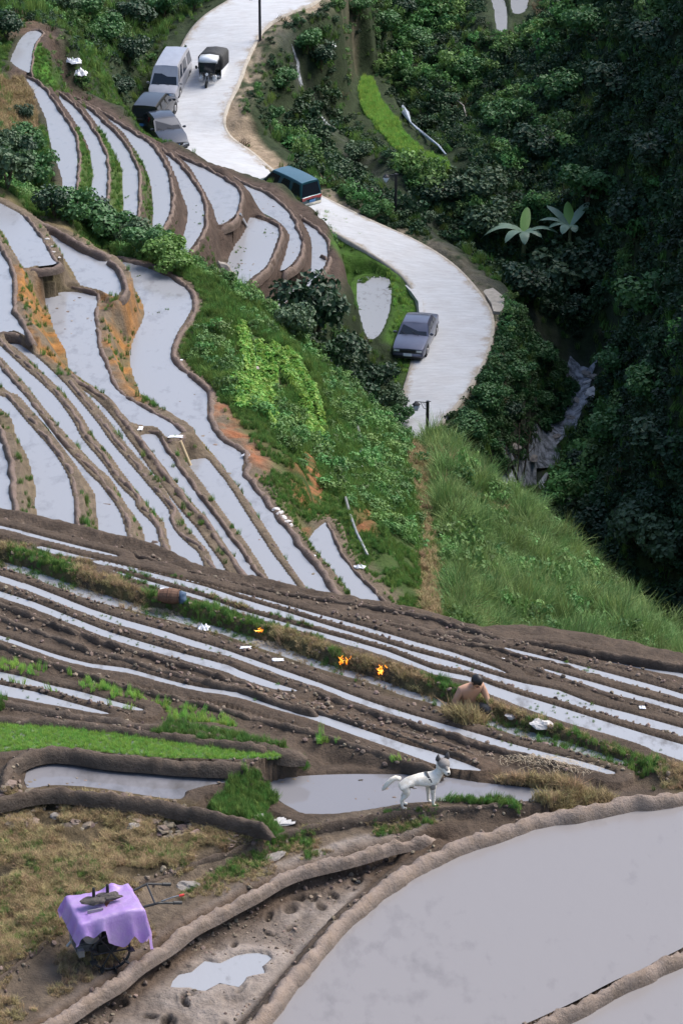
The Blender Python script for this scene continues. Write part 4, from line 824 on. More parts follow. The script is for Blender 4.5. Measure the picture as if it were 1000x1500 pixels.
# valley scrub: mass under and between the single shrubs
x, y, z, d = sample(42000, (104, 262), (-.165, .165))
ppd = inside(Pp, x, y)
vm = (d > .8) & (y > 118) & ~ppd | ((y > 100) & (x > 9) & (y <= 118) & (z < -50))
vm &= ~((x < -3) & (y < 150) & (y > 118) & (d < 1.6))
spd, _, _ = dist_poly(SP, x, y, False); vm &= (spd > 1.0)
pocket = plan([(440,440),(480,395),(478,330),(500,345),(560,385),(600,420),(612,460),(606,500),(590,560),(560,560),(520,515),(470,470)])
behind = (np.abs(x / y) < .09) & (y < 165) & (x < 1.0) & (z > -48.2) & (d < 6)
vm &= ~inside(pocket, x, y) & ~behind; vm &= (spd > np.where(y > 152, .5, 1.9))
nz = fbm(x * .18, y * .18, 3)
low = (x / y < -.02) & (y < 200)
k = vm & (nz < .25)
scatter('valley_scrub', 'scrub', rows(x[k], y[k], z[k], np.where(low[k], .30, .55) * np.clip(.35 + d[k] / 5, .35, 1), .35, .2, .9, .25, .1), 'dark dense scrub covering the valley sides', 'scrub')
k = vm & (nz >= .1)
kk_ = k & (rng.random(len(x)) < .5)
scatter('valley_ferns', 'herb', rows(x[kk_], y[kk_], z[kk_] + .3, np.where(low[kk_], .3, .6) * np.clip(.35 + d[kk_] / 5, .35, 1), .4, .3, 1.1), 'mid green ferns and weeds among the valley scrub', 'ferns')
scatter('valley_scrub', 'scrubg', rows(x[k], y[k], z[k], np.where(low[k], .27, .5) * np.clip(.35 + d[k] / 5, .35, 1), .35, .2, .9, .25, .1), 'greener low scrub patches on the valley sides', 'scrub')
slp = plan([(738,468),(715,520),(690,572),(655,625),(640,650),(700,680),(735,700),(770,650),(805,625),(845,570),(800,510),(765,470)], 110)
b0, b1 = slp[:, :2].min(0), slp[:, :2].max(0); x = rng.uniform(b0[0], b1[0], 2600); y = rng.uniform(b0[1], b1[1], 2600); k = inside(slp, x, y) & (bil(DMIN, ss, tt, np.log(y), x / y) > .35)
scatter('roadside_scrub', 'scrubg', rows(x[k], y[k], ground(x[k], y[k]), .36, .3, .2, .9, .2, .1), 'leafy green scrub on the slope between the road bend and the stream', 'scrub')
x, y, z, d = sample(26000, (118, 262), (-.165, .165)); spd, _, _ = dist_poly(SP, x, y, False)
k = (d > .35) & (spd > .8) & ~inside(Pp, x, y) & ((d > 1.3) | (rng.random(len(x)) < .4)) & ~((np.abs(x / y) < .09) & (y < 167) & (x < 1.0) & (z > -48.2) & (d < 3) & (rng.random(len(x)) < .9))
scatter('valley_grass', 'short', rows(x[k], y[k], z[k], np.clip(.12 + .14 * d[k], .12, .42), .3, .25, 1.3), 'coarse dark grass on the valley sides', 'grass')
k2 = k & (rng.random(len(x)) < .3) & (fbm(x*.3+9, y*.3, 2) > .2)
scatter('valley_dead_grass', 'dry', rows(x[k2], y[k2], z[k2], .5, .3, .25, .9), 'brown dead bracken patches on the valley sides', 'bracken')
# rice seedlings in the far green plot and the near seed bed
s_ = 9000; b0, b1 = Pp[:, :2].min(0), Pp[:, :2].max(0); x = rng.uniform(b0[0], b1[0], s_); y = rng.uniform(b0[1], b1[1], s_); k = inside(Pp, x, y); z = ground(x, y)
scatter('rice_seedlings', 'bright', rows(x[k], y[k], z[k], .3, .2, .1, 1.0), 'deep green rice seedlings in the curved plot across the valley', 'rice')
Pq = PADW['rice']; b0, b1 = Pq[:, :2].min(0), Pq[:, :2].max(0); x = rng.uniform(b0[0], b1[0], 30000); y = rng.uniform(b0[1], b1[1], 30000); k = inside(Pq, x, y)
scatter('rice_seedlings', 'bright', rows(x[k], y[k], np.full(k.sum(), -20.87), .06, .25, .1, 1.0), 'pale bright green rice seedlings in the near seed bed', 'rice')
# ------------------------------------------------------------ near field: grass, straw, stubble, clods
def along(P, n, spread):
    seg = np.r_[0, np.cumsum(np.linalg.norm(np.diff(P[:, :2], axis=0), axis=1))]; q = rng.uniform(0, seg[-1], n)
    x = np.interp(q, seg, P[:, 0]) + rng.normal(0, spread, n); y = np.interp(q, seg, P[:, 1]) + rng.normal(0, spread, n); return x, y, ground(x, y)
BK = DIKW[-1][0]
def clump_mask(x, y, f, th): return fbm(x * f, y * f, 3) > th
x, y, z = along(BK, 4200, .17); k = clump_mask(x + 3, y, .8, .05)
scatter('bank_weeds', 'short', rows(x[k], y[k], z[k], .07, .4, .3, 1.3), 'green weeds along the broad grassy bank in the near field', 'grass')
k = ~clump_mask(x + 3, y, .8, .25)
scatter('bank_straw', 'straw', rows(x[k], y[k], z[k], .085, .35, .3, 1.0), 'pale dead straw along the broad grassy bank in the near field', 'dry grass')
def patch(name, key, pts, z0, n, size, hf, label, cat, prob=None, sd=.35, tilt=.25):
    P = np.array([uvz(u, v, z0) for u, v in pts]); b0, b1 = P[:, :2].min(0), P[:, :2].max(0)
    x = rng.uniform(b0[0], b1[0], n); y = rng.uniform(b0[1], b1[1], n); k = inside(P, x, y) & (bil(DWAT, ss, tt, np.log(y), x / y) > .04)
    if prob: k &= clump_mask(x, y, prob[0], prob[1])
    x, y = x[k], y[k]; return scatter(name, key, rows(x, y, ground(x, y), size, sd, tilt, hf), label, cat)
patch('field_grass', 'short', [(-60,1015),(100,1035),(260,1062),(420,1090),(600,1120),(660,1140),(560,1132),(400,1106),(200,1078),(-60,1055)], -20.88, 9000, .075, 1.5, 'green weeds on the ridge above the bright rice bed', 'grass', (1.0, -.1))
patch('field_grass', 'bright', [(-60,950),(0,955),(120,985),(260,1025),(400,1058),(520,1085),(600,1110),(480,1090),(300,1062),(150,1030),(-60,985)], -21.0, 5000, .08, 1.5, 'fresh green grass tufts between the left furrows', 'grass', (.9, .0))
patch('field_straw', 'straw', [(-60,760),(60,785),(250,830),(480,925),(470,950),(260,885),(100,835),(-60,800)], -21.6, 9000, .07, 1.1, 'pale dead grass between the upper furrows at left', 'dry grass', (1.2, .0))
patch('field_weeds', 'short', [(-60,765),(60,785),(250,830),(480,925),(470,950),(260,885),(100,835),(-60,800)], -21.6, 7000, .06, 1.2, 'thin green weeds in the wet furrows at upper left', 'grass', (1.1, .0))
patch('pool_edge_grass', 'straw', [(690,1120),(760,1122),(830,1125),(920,1140),(960,1150),(870,1160),(780,1150),(700,1140)], -20.95, 3000, .13, 1.1, 'tawny dry grass above the right end of the muddy pool', 'dry grass')
patch('pool_edge_grass', 'short', [(340,1130),(400,1118),(560,1118),(760,1140),(830,1158),(700,1146),(500,1132),(410,1138),(385,1155),(420,1190),(400,1200),(340,1180),(290,1160),(330,1148)], -20.85, 9000, .08, 1.3, 'green grass around the edge of the muddy pool', 'grass', (1.3, -.35))
patch('stubble', 'straw', [(-90,1180),(0,1180),(60,1172),(125,1172),(200,1182),(330,1205),(380,1222),(300,1250),(180,1305),(60,1375),(-90,1480)], -21.1, 26000, .085, .8, 'cut dry rice stubble in the drained field at left', 'stubble', (1.6, -.45))
patch('stubble_weeds', 'short', [(-90,1200),(0,1215),(125,1220),(250,1230),(350,1225),(300,1250),(180,1305),(60,1375),(-90,1480)], -21.1, 9000, .07, .9, 'dark green weeds growing through the stubble at left', 'grass', (1.6, .0))
patch('terrace_weeds', 'short', [(640,1196),(500,1212),(400,1240),(300,1290),(240,1330),(280,1345),(420,1272),(560,1228),(640,1210)], -21.4, 3600, .07, 1.0, 'low weeds on the narrow dry terrace behind the dog', 'grass', (1.4, .1))
patch('terrace_straw', 'straw', [(640,1196),(500,1212),(400,1240),(300,1290),(240,1330),(280,1345),(420,1272),(560,1228),(640,1210)], -21.4, 2600, .07, .8, 'dead grass on the narrow dry terrace behind the dog', 'dry grass', (1.4, -.2))
patch('terrace_weeds', 'straw', [(200,1330),(60,1400),(-60,1490),(-60,1560),(60,1480),(160,1425),(230,1375)], -21.4, 2600, .08, .9, 'dead grass around the covered tiller', 'dry grass', (1.4, -.3))
# pebbles and clods on the near soil (countless small lumps)
def lump(seed, n=1, flat=.6, sub=2, rough=.3):
    bm = bmesh.new(); bmesh.ops.create_icosphere(bm, subdivisions=sub, radius=1)
    o = Vector((seed * 3.7, seed * 1.3, seed)); 
    for v in bm.verts:
        k = 1 + rough * noise.noise(v.co * 1.3 + o) * 1.6 + rough * .4 * noise.noise(v.co * 3.5 + o); v.co = v.co * k; v.co.z *= flat
    me = bpy.data.meshes.new('lump'); bm.to_mesh(me); bm.free(); return me
M['clodstuff'] = mat('loose_clod', (.15,.112,.085), .9, rnd=.35, noise_amt=.3, noise_scale=3)
M['stone'] = mat('stone', (.30,.275,.25), .85, noise_amt=.3, noise_scale=6, bump=.03, col2=(.22,.19,.165))
M['palestone'] = mat('pale_stone', (.55,.52,.50), .8, noise_amt=.2, noise_scale=9, bump=.02)
for k_ in range(3): lib('clodl', lump(k_ + 1, flat=.7, sub=1), 'clodstuff')
xs = []; 
for P, hw, look in DIKW:
    if P[:, 1].mean() < 60:
        L_ = np.linalg.norm(np.diff(P[:, :2], axis=0), axis=1).sum(); x, y, z = along(P, int(L_ * 22), hw * 1.1); xs.append(np.stack([x, y, z], 1))
A_ = np.vstack(xs); A_ = A_[(A_[:, 1] > Y0) & (bil(DWAT, ss, tt, np.log(A_[:, 1]), A_[:, 0] / A_[:, 1]) > .03)]
scatter('soil_clods', 'clodl', rows(A_[:, 0], A_[:, 1], A_[:, 2] + .02, .022, .5, .5, 1.0), 'small loose clods of soil along the near ridges', 'soil')
patch('mud_clods', 'clodl', [(640,1232),(520,1262),(400,1305),(240,1412),(60,1550),(340,1560),(440,1405),(540,1300)], -21.7, 2600, .018, .8, 'clods of mud in the wet strip beside the large paddy', 'soil', (1.5, .0), .5)
patch('field_clods', 'clodl', [(-60,1172),(125,1165),(330,1200),(400,1215),(330,1235),(200,1215),(60,1215),(-60,1230)], -21.1, 900, .07, .5, 'dry cracked clods at the head of the stubble field', 'soil', (1.2, .0), .4)
# weeds and bits floating in the flooded fields
lib('bit', lump(9, flat=.35, sub=1), 'clodstuff')
def floating(name, polys, per, key, size, label, cat, thr=.15, f=.8):
    X_ = []
    for n_, z_, _ in PAD:
        if n_ not in polys: continue
        P = PADW[n_]; b0, b1 = P[:, :2].min(0), P[:, :2].max(0); n = int((b1 - b0).prod() * per); x = rng.uniform(b0[0], b1[0], n); y = rng.uniform(b0[1], b1[1], n)
        k = inside(P, x, y) & (fbm(x * f, y * f, 3) > thr); X_.append(np.stack([x[k], y[k], np.full(k.sum(), z_)], 1))
    A_ = np.vstack(X_); scatter(name, key, rows(A_[:, 0], A_[:, 1], A_[:, 2] - .005, size, .5, .15, .8), label, cat)
floating('floating_weeds', ('A5','A6','A3','A8','P7','P8','P1','P9'), 3.5, 'short', .09, 'small weeds standing in the far flooded terraces', 'weeds', .35, .6)
floating('floating_bits', ('A6','A7','A8','A9','P7','P8','P1','P2','P3','P4','P9'), 2.5, 'bit', .04, 'mud lumps breaking the water of the far terraces', 'mud', .3, .6)
floating('strip_weeds', ('W4','W5','W6','W7','W8','W9','W10','W2','W3','W11','W12'), 40, 'short', .035, 'sparse weeds in the narrow near water strips', 'weeds', .2, 1.4)
floating('pool_mud', ('pool1','pool2'), 16, 'bit', .02, 'mud and dead leaves in the two muddy pools', 'mud', .3, 1.5)
# ------------------------------------------------------------ mesh tools for things
def bm_obj(name, bm, material, parent=None, smooth_=False, loc=None):
    bmesh.ops.recalc_face_normals(bm, faces=bm.faces)
    me = bpy.data.meshes.new(name); bm.to_mesh(me); bm.free()
    if smooth_:
        for p in me.polygons: p.use_smooth = True
    o = new_obj(name, me, material, parent)
    if loc: o.location = loc
    return o
def add_box(bm, c, s, rot=None, bev=0):
    r = bmesh.ops.create_cube(bm, size=1); vs = r['verts']
    for v in vs: v.co = Vector((v.co.x * s[0], v.co.y * s[1], v.co.z * s[2]))
    if bev: 
        es = list({e for v in vs for e in v.link_edges}); rr_ = bmesh.ops.bevel(bm, geom=es, offset=bev, segments=2, affect='EDGES'); vs = list({v for v in rr_['verts']} | {v for v in vs if v.is_valid})
    if rot is not None:
        Mx = Euler(rot).to_matrix()
        for v in vs: v.co = Mx @ v.co
    for v in vs: v.co += Vector(c)
    return vs
def add_tube(bm, a, b, r0, r1=None, n=8, caps=True):
    a, b = Vector(a), Vector(b); r1 = r0 if r1 is None else r1; d = (b - a); L = d.length
    r = bmesh.ops.create_cone(bm, cap_ends=caps, segments=n, radius1=r0, radius2=r1, depth=L)
    q = d.to_track_quat('Z', 'Y').to_matrix(); m = (a + b) / 2
    for v in r['verts']: v.co = q @ v.co + m
    return r['verts']
def add_path(bm, pts, r, n=6):
    """tube along a polyline; r a number or a list"""
    pts = [Vector(p) for p in pts]; rs = r if isinstance(r, (list, tuple)) else [r] * len(pts); rings = []
    for i, p in enumerate(pts):
        t = (pts[min(i+1, len(pts)-1)] - pts[max(i-1, 0)]).normalized(); q = t.to_track_quat('Z', 'Y').to_matrix()
        rings.append([bm.verts.new(p + q @ Vector((rs[i] * math.cos(k/n*6.2832), rs[i] * math.sin(k/n*6.2832), 0))) for k in range(n)])
    for i in range(len(rings)-1):
        for k in range(n): bm.faces.new((rings[i][k], rings[i][(k+1)%n], rings[i+1][(k+1)%n], rings[i+1][k]))
    bm.faces.new(rings[0][::-1]); bm.faces.new(rings[-1])
def add_loft(bm, secs, cap=True):
    R_ = [[bm.verts.new(p) for p in s] for s in secs]; n = len(secs[0])
    for i in range(len(R_)-1):
        for k in range(n): bm.faces.new((R_[i][k], R_[i][(k+1)%n], R_[i+1][(k+1)%n], R_[i+1][k]))
    if cap: bm.faces.new(R_[0][::-1]); bm.faces.new(R_[-1])
def quad(bm, pts): return bm.faces.new([bm.verts.new(p) for p in pts])
def thing(name, label, cat, loc, rz=0, group=None):
    o = empty(name, loc, rz); return meta(o, label, cat, group)
def on_ground(u, v, dmin=0):
    p = hit(u, v, dmin); return (p[0], p[1], p[2] + CZ)
def copy_tree(o, parent=None):
    c = o.copy(); COL.objects.link(c)
    if parent: c.parent = parent
    for ch in [x for x in o.children]: copy_tree(ch, c)
    return c
# ------------------------------------------------------------ vehicles
M['glass'] = mat('car_glass', (.012,.016,.024), .05, spec=.5)
M['tyre'] = mat('tyre', (.015,.015,.016), .85); M['rim'] = mat('rim', (.35,.35,.36), .35, metal=.7)
M['lamp'] = mat('headlight_glass', (.75,.78,.80), .1, spec=.8, coat=1); M['redlamp'] = mat('tail_light', (.45,.015,.015), .2, coat=.6)
M['plate'] = mat('plate_blue', (.10,.28,.62), .4); M['platew'] = mat('plate_white', (.75,.78,.85), .4); M['blackp'] = mat('black_trim', (.018,.018,.02), .5)
M['chrome'] = mat('chrome', (.6,.6,.62), .2, metal=.9)
def paint(n, c, metal=.3): 
    M[n] = mat(n, c, .32, metal=metal, coat=.7, noise_amt=.12, noise_scale=2.5); return n
paint('paint_silver', (.33,.33,.355)); paint('paint_black', (.012,.012,.014), 0); paint('paint_grey', (.03,.035,.05)); paint('paint_teal', (.015,.075,.10), .2); paint('paint_bluegrey', (.075,.082,.125), .3); paint('paint_cream', (.50,.48,.42), 0); paint('paint_white', (.72,.73,.75), 0); paint('paint_red', (.45,.03,.03), 0)
def sec(x, hw, zl, zt, r=.08, crown=.02):
    return [(x, -hw*.94, zl), (x, -hw, zl + r*1.5), (x, -hw, zt - r*1.6), (x, -hw*.95, zt - r*.3), (x, -hw*.8, zt), (x, 0, zt + crown), (x, hw*.8, zt), (x, hw*.95, zt - r*.3), (x, hw, zt - r*1.6), (x, hw, zl + r*1.5), (x, hw*.94, zl)]
def car(label, cat, fpx, rpx, Lc, Wd, Hc, body, cab, bodymat, dm, rear_glass=True, lower=None, stripe=None, pillars=(.0,), plate='plate', spoiler=False, tall_tail=False, group=None, nm='parked_car'):
    """x forward. body: stations (x, belt z); cab: (x front bottom, x front top, x rear top, x rear bottom)"""
    gp = lambda q: np.array(on_ground(*q, dm)) if len(q) == 2 else np.array(uvz(*q)) + np.array((0, 0, CZ + .08))
    f, r = gp(fpx), gp(rpx)
    head = f - r; yaw = math.atan2(head[1], head[0]); pitch = math.atan2(head[2], math.hypot(head[0], head[1])); pitch = max(-.12, min(.12, pitch))
    c = f - Vector((math.cos(yaw), math.sin(yaw), math.tan(pitch))) * (Lc / 2) if False else np.array(f) - np.array((math.cos(yaw), math.sin(yaw), math.tan(pitch))) * (Lc / 2)
    t = thing(nm, label, cat, tuple(c), 0, group); t.rotation_euler = (0, -pitch, yaw)
    hw = Wd / 2; zl = .22
    bm = bmesh.new(); xs = [b[0] for b in body]
    secs = []
    for i, (x, zt) in enumerate(body):
        e = min(1, (Lc/2 - abs(x)) / .35 + .0); k = .90 + .10 * math.sqrt(max(0, e)); secs.append(sec(x, hw * k, zl + (.08 if abs(x) > Lc/2 - .2 else 0), zt))
    add_loft(bm, secs); B_ = bm_obj('body', bm, M[bodymat], t, True)
    mod = B_.modifiers.new('edge', 'EDGE_SPLIT'); mod.split_angle = R(40)
    belt = lambda x: float(np.interp(x, xs, [b[1] for b in body]))
    xfb, xft, xrt, xrb = cab; tw = hw * .80; zr = Hc
    def cp(x, s, top): return (x, s * (tw if top else hw * .95), zr - .04 if top else belt(x) - .03)
    bm = bmesh.new()
    nC = 9; secs = []
    for i in range(nC):
        k = i / (nC - 1); xb = xrb + (xfb - xrb) * k; xt = xrt + (xft - xrt) * k
        zt_ = zr - .05 * (2*k - 1) ** 2
        zb = belt(xb) - .04
        secs.append([(xb, -hw*.96, zb), (xb + (xt-xb)*.92, -tw*1.03, zt_ - .09), (xt, -tw*.92, zt_), (xt, 0, zt_ + .03), (xt, tw*.92, zt_), (xb + (xt-xb)*.92, tw*1.03, zt_ - .09), (xb, hw*.96, zb)])
    add_loft(bm, secs); cb = bm_obj('roof', bm, M[bodymat], t, True); mod = cb.modifiers.new('edge', 'EDGE_SPLIT'); mod.split_angle = R(38)
    def L(a, b, k): return tuple(a[i] + (b[i] - a[i]) * k for i in range(3))
    zb0 = belt(xfb); 
    def pane(name, x_b, x_t, sgn, zb):
        A = Vector((x_b, -hw*.96, zb)); Bv = Vector((x_b, hw*.96, zb)); Cc = Vector((x_t, tw*.97, zr - .10)); D = Vector((x_t, -tw*.97, zr - .10))
        n_ = (Bv - A).cross(D - A).normalized() * (.012 * sgn); q = [A, Bv, Cc, D]; m_ = sum(q, Vector()) / 4
        q = [m_ + (p - m_) * .88 for p in q]; n_ = n_ if n_.x * sgn > 0 else -n_
        bm = bmesh.new(); quad(bm, [p + n_ for p in q]); r_ = bmesh.ops.extrude_face_region(bm, geom=bm.faces[:]); 
        for v in [g for g in r_['geom'] if isinstance(g, bmesh.types.BMVert)]: v.co -= n_ * 1.5
        return bm_obj(name, bm, M['glass'], t)
    pane('windscreen', xfb, xft, 1, belt(xfb) - .03)
    if rear_glass: pane('rear_window', xrb, xrt, -1, belt(xrb) + (.02 if not tall_tail else .05))
    cuts = [0] + list(pillars) + [1]; cuts = sorted(set(cuts))
    for s in (-1, 1):
        for a, b in zip(cuts[:-1], cuts[1:]):
            a2, b2 = a + .035, b - .035
            def pt(k, top):
                xb = xrb + (xfb - xrb) * k; xt = xrt + (xft - xrt) * k; zb = belt(xb) + .03; zt_ = zr - .15; f_ = .12 if not top else .88
                return (xb + (xt - xb) * f_, s * ((hw*.96) + (tw*1.03 - hw*.96) * f_ + .012), zb + (zt_ - zb) * (0 if not top else 1))
            bm = bmesh.new(); quad(bm, [pt(a2, 0), pt(b2, 0), pt(b2 - (.02), 1), pt(a2 + .02, 1)]); bm_obj('side_window', bm, M['glass'], t)
    ax = (Lc * .30, -Lc * .29)
    for x in ax:
        for s in (-1, 1):
            bm = bmesh.new(); add_tube(bm, (x, s*(hw - .19), .31), (x, s*(hw + .005), .31), .31, n=18)
            wh = bm_obj('wheel', bm, M['tyre'], t, False)
            bm = bmesh.new(); add_tube(bm, (x, s*(hw - .02), .31), (x, s*(hw + .015), .31), .19, .17, n=12); bm_obj('rim', bm, M['rim'], wh)
            bm = bmesh.new(); add_tube(bm, (x, s*(hw*.9), .34), (x, s*(hw + .002), .34), .37, n=18); bm_obj('wheel_arch', bm, M['blackp'], t)
    zf = body[-1][1]; zk = body[0][1]
    for s in (-1, 1):
        bm = bmesh.new(); add_box(bm, (Lc/2 - .05, s*hw*.68, zf - .10), (.12, hw*.40, .15), bev=.03); bm_obj('headlight', bm, M['lamp'], t)
        bm = bmesh.new(); 
        if tall_tail: add_box(bm, (-Lc/2 + .10, s*hw*.93, zk + .10), (.12, .11, .62), rot=(0, .14, 0), bev=.02)
        else: add_box(bm, (-Lc/2 + .03, s*hw*.72, zk - .12), (.10, hw*.36, .15), bev=.02)
        bm_obj('tail_light', bm, M['redlamp'], t)
        bm = bmesh.new(); add_box(bm, (xfb - .18, s*(hw + .10), belt(xfb) + .06), (.10, .20, .13), bev=.03); bm_obj('mirror', bm, M[bodymat], t)
    bm = bmesh.new(); add_box(bm, (Lc/2 + .0, 0, zf - .12), (.06, hw*.9, .12)); bm_obj('grille', bm, M['blackp'], t)
    for x, s in ((Lc/2 + .01, 1), (-Lc/2 - .01, -1)):
        bm = bmesh.new(); add_box(bm, (x - .03*s, 0, .40), (.16, Wd*.93, .20), bev=.05); bp_ = bm_obj('bumper', bm, M[lower or bodymat], t, True)
        bm = bmesh.new(); add_box(bm, (x + .07*s, 0, .46 if s > 0 else .62), (.02, .44, .15)); bm_obj('number_plate', bm, M[plate], t)
    if stripe:
        bm = bmesh.new(); add_box(bm, (-Lc/2 - .005, 0, zk - .06), (.04, Wd*.90, .11)); bm_obj('stripe', bm, M[stripe], t)
    bm = bmesh.new(); add_box(bm, (Lc/2 - .02, 0, .28), (.1, Wd*.8, .1)); bm_obj('lower_lip', bm, M['blackp'], t)
    # wipers
    for y_ in (-.3, .3):
        bm = bmesh.new(); add_tube(bm, (xfb + .02, y_, belt(xfb) + .02), (xfb - .18, y_ - .35, belt(xfb) + .16), .012, n=5); bm_obj('wiper', bm, M['blackp'], t)
    return t
car('silver minivan parked facing down the road behind the black car', 'van', (238,152), (256,112), 4.75, 1.82, 1.90, [(-2.37,.95),(-2.0,1.05),(0,1.06),(1.2,1.05),(1.55,.98),(2.1,.84),(2.37,.68)], (1.75,.95,-2.15,-2.34), 'paint_silver', 130, pillars=(.33,.66,.88))
car('black hatchback parked with its red tail lights toward the camera', 'car', (243,156), (226,186), 4.3, 1.78, 1.66, [(-2.15,.92),(-1.9,1.0),(0,1.0),(.9,1.0),(1.6,.86),(2.15,.66)], (1.05,.35,-1.75,-2.08), 'paint_black', 130, pillars=(.32,.66), tall_tail=True)
car('dark grey sedan parked half hidden behind the highest terrace dike', 'car', (258,226,-46.9), (233,197,-46.55), 4.5, 1.76, 1.42, [(-2.25,.86),(-1.7,.95),(-1.0,.94),(.9,.92),(1.6,.84),(2.25,.62)], (1.0,.25,-.95,-1.6), 'paint_grey', 145, pillars=(.36,.72), group=None)
car('teal green hatchback van with a red stripe seen from behind the terrace rim', 'van', (386,277,-47.95), (420,299,-48.4), 3.9, 1.62, 1.72, [(-1.95,.86),(-1.8,.92),(0,.92),(1.0,.92),(1.5,.80),(1.95,.62)], (1.35,.65,-1.70,-1.90), 'paint_teal', 150, pillars=(.3,.62), lower='paint_cream', stripe='paint_red')
car('dark blue grey boxy sedan parked on the inside of the lower bend', 'car', (597,531), (613,497), 4.55, 1.72, 1.42, [(-2.27,.88),(-1.35,.96),(-1.2,.96),(.85,.94),(1.5,.88),(2.15,.80),(2.27,.74)], (.92,.30,-1.0,-1.5), 'paint_bluegrey', 125, pillars=(.36,.72), plate='platew')
# three-wheeler
def trike():
    f = np.array(on_ground(303, 131, 150)); r = np.array(on_ground(316, 104, 150)); h = f - r; yaw = math.atan2(h[1], h[0])
    c = f - np.array((math.cos(yaw), math.sin(yaw), 0)) * 1.3
    t = thing('motor_tricycle', 'three wheeled cargo trike with black canopy driving down the road', 'tricycle', tuple(c), yaw)
    M['canvas'] = mat('black_canvas', (.022,.023,.025), .75, noise_amt=.4, noise_scale=5, bump=.04)
    bm = bmesh.new(); add_box(bm, (-.55, 0, .55), (1.7, 1.35, .12)); 
    add_box(bm, (-.55, -.66, .8), (1.7, .05, .45)); add_box(bm, (-.55, .66, .8), (1.7, .05, .45)); add_box(bm, (-1.4, 0, .8), (.05, 1.3, .45)); bm_obj('cargo_box', bm, M['paint_white'], t)
    bm = bmesh.new(); secs = []
    for x in (-1.5, -1.1, -.6, -.1, .35):
        sg = 1.98 - .03 * (math.sin(x * 7)); secs.append([(x, -.74, 1.0), (x, -.74, 1.72), (x, -.62, 1.88), (x, 0, sg), (x, .62, 1.88), (x, .74, 1.72), (x, .74, 1.0)])
    add_loft(bm, secs); bm_obj('canopy', bm, M['canvas'], t, True)
    bm = bmesh.new(); secs = []
    for x, z in ((.30, 1.90), (.7, 1.86), (1.0, 1.72)): secs.append([(x, -.60, z - .20), (x, -.55, z - .02), (x, 0, z + .05), (x, .55, z - .02), (x, .60, z - .20)])
    add_loft(bm, secs); bm_obj('visor', bm, M['paint_white'], t, True)
    bm = bmesh.new(); quad(bm, [(1.02,-.50,1.55),(1.02,.50,1.55),(1.16,.44,1.0),(1.16,-.44,1.0)]); 
    rr_ = bmesh.ops.extrude_face_region(bm, geom=bm.faces[:]); 
    for v in [g for g in rr_['geom'] if isinstance(g, bmesh.types.BMVert)]: v.co.x -= .02
    bm_obj('windscreen', bm, M['glass'], t)
    bm = bmesh.new()
    for s in (-1, 1):
        add_tube(bm, (1.03, s*.52, 1.6), (1.18, s*.47, .98), .025); add_tube(bm, (.35, s*.66, 1.6), (.35, s*.66, .6), .025); add_tube(bm, (.35, s*.66, .62), (1.0, s*.5, .62), .02); add_tube(bm, (1.0, s*.5, .62), (1.17, s*.47, 1.0), .02)
    add_tube(bm, (1.18,-.47,.99), (1.18,.47,.99), .025); bm_obj('frame', bm, M['blackp'], t)
    bm = bmesh.new(); add_box(bm, (1.12, 0, .86), (.16, .55, .26), bev=.05); bm_obj('front_panel', bm, M['paint_black'], t, True)
    for s in (-1, 1):
        bm = bmesh.new(); add_box(bm, (1.0, s*.42, .62), (.10, .26, .42), bev=.03); bm_obj('leg_shield', bm, M['paint_white'], t, True)
        bm = bmesh.new(); add_box(bm, (1.15, s*.66, 1.3), (.05, .14, .20), bev=.02); add_tube(bm, (1.1, s*.5, 1.25), (1.14, s*.64, 1.3), .012); bm_obj('mirror', bm, M['blackp'], t)
        bm = bmesh.new(); add_tube(bm, (-.75, s*.58, .28), (-.75, s*.70, .28), .28, n=16); w_ = bm_obj('wheel', bm, M['tyre'], t); bm = bmesh.new(); add_tube(bm, (-.75, s*.68, .28), (-.75, s*.715, .28), .15, n=10); bm_obj('rim', bm, M['rim'], w_)
    bm = bmesh.new(); add_tube(bm, (1.28, -.06, .28), (1.28, .06, .28), .28, n=18); w_ = bm_obj('wheel', bm, M['tyre'], t); bm = bmesh.new(); add_tube(bm, (1.28, -.07, .28), (1.28, .07, .28), .14, n=10); bm_obj('rim', bm, M['rim'], w_)
    bm = bmesh.new()
    for s in (-1, 1): add_tube(bm, (1.28, s*.09, .28), (1.12, s*.09, .95), .022)
    add_box(bm, (1.24, 0, .60), (.30, .14, .03), rot=(0, .4, 0)); bm_obj('fork', bm, M['chrome'], t)
    bm = bmesh.new(); add_tube(bm, (1.16, 0, .92), (1.27, 0, .90), .085, .09, n=12); bm_obj('headlight', bm, M['lamp'], t)
    bm = bmesh.new(); add_box(bm, (.25, 0, .72), (.55, .6, .14), bev=.04); bm_obj('seat', bm, M['blackp'], t, True)
trike()
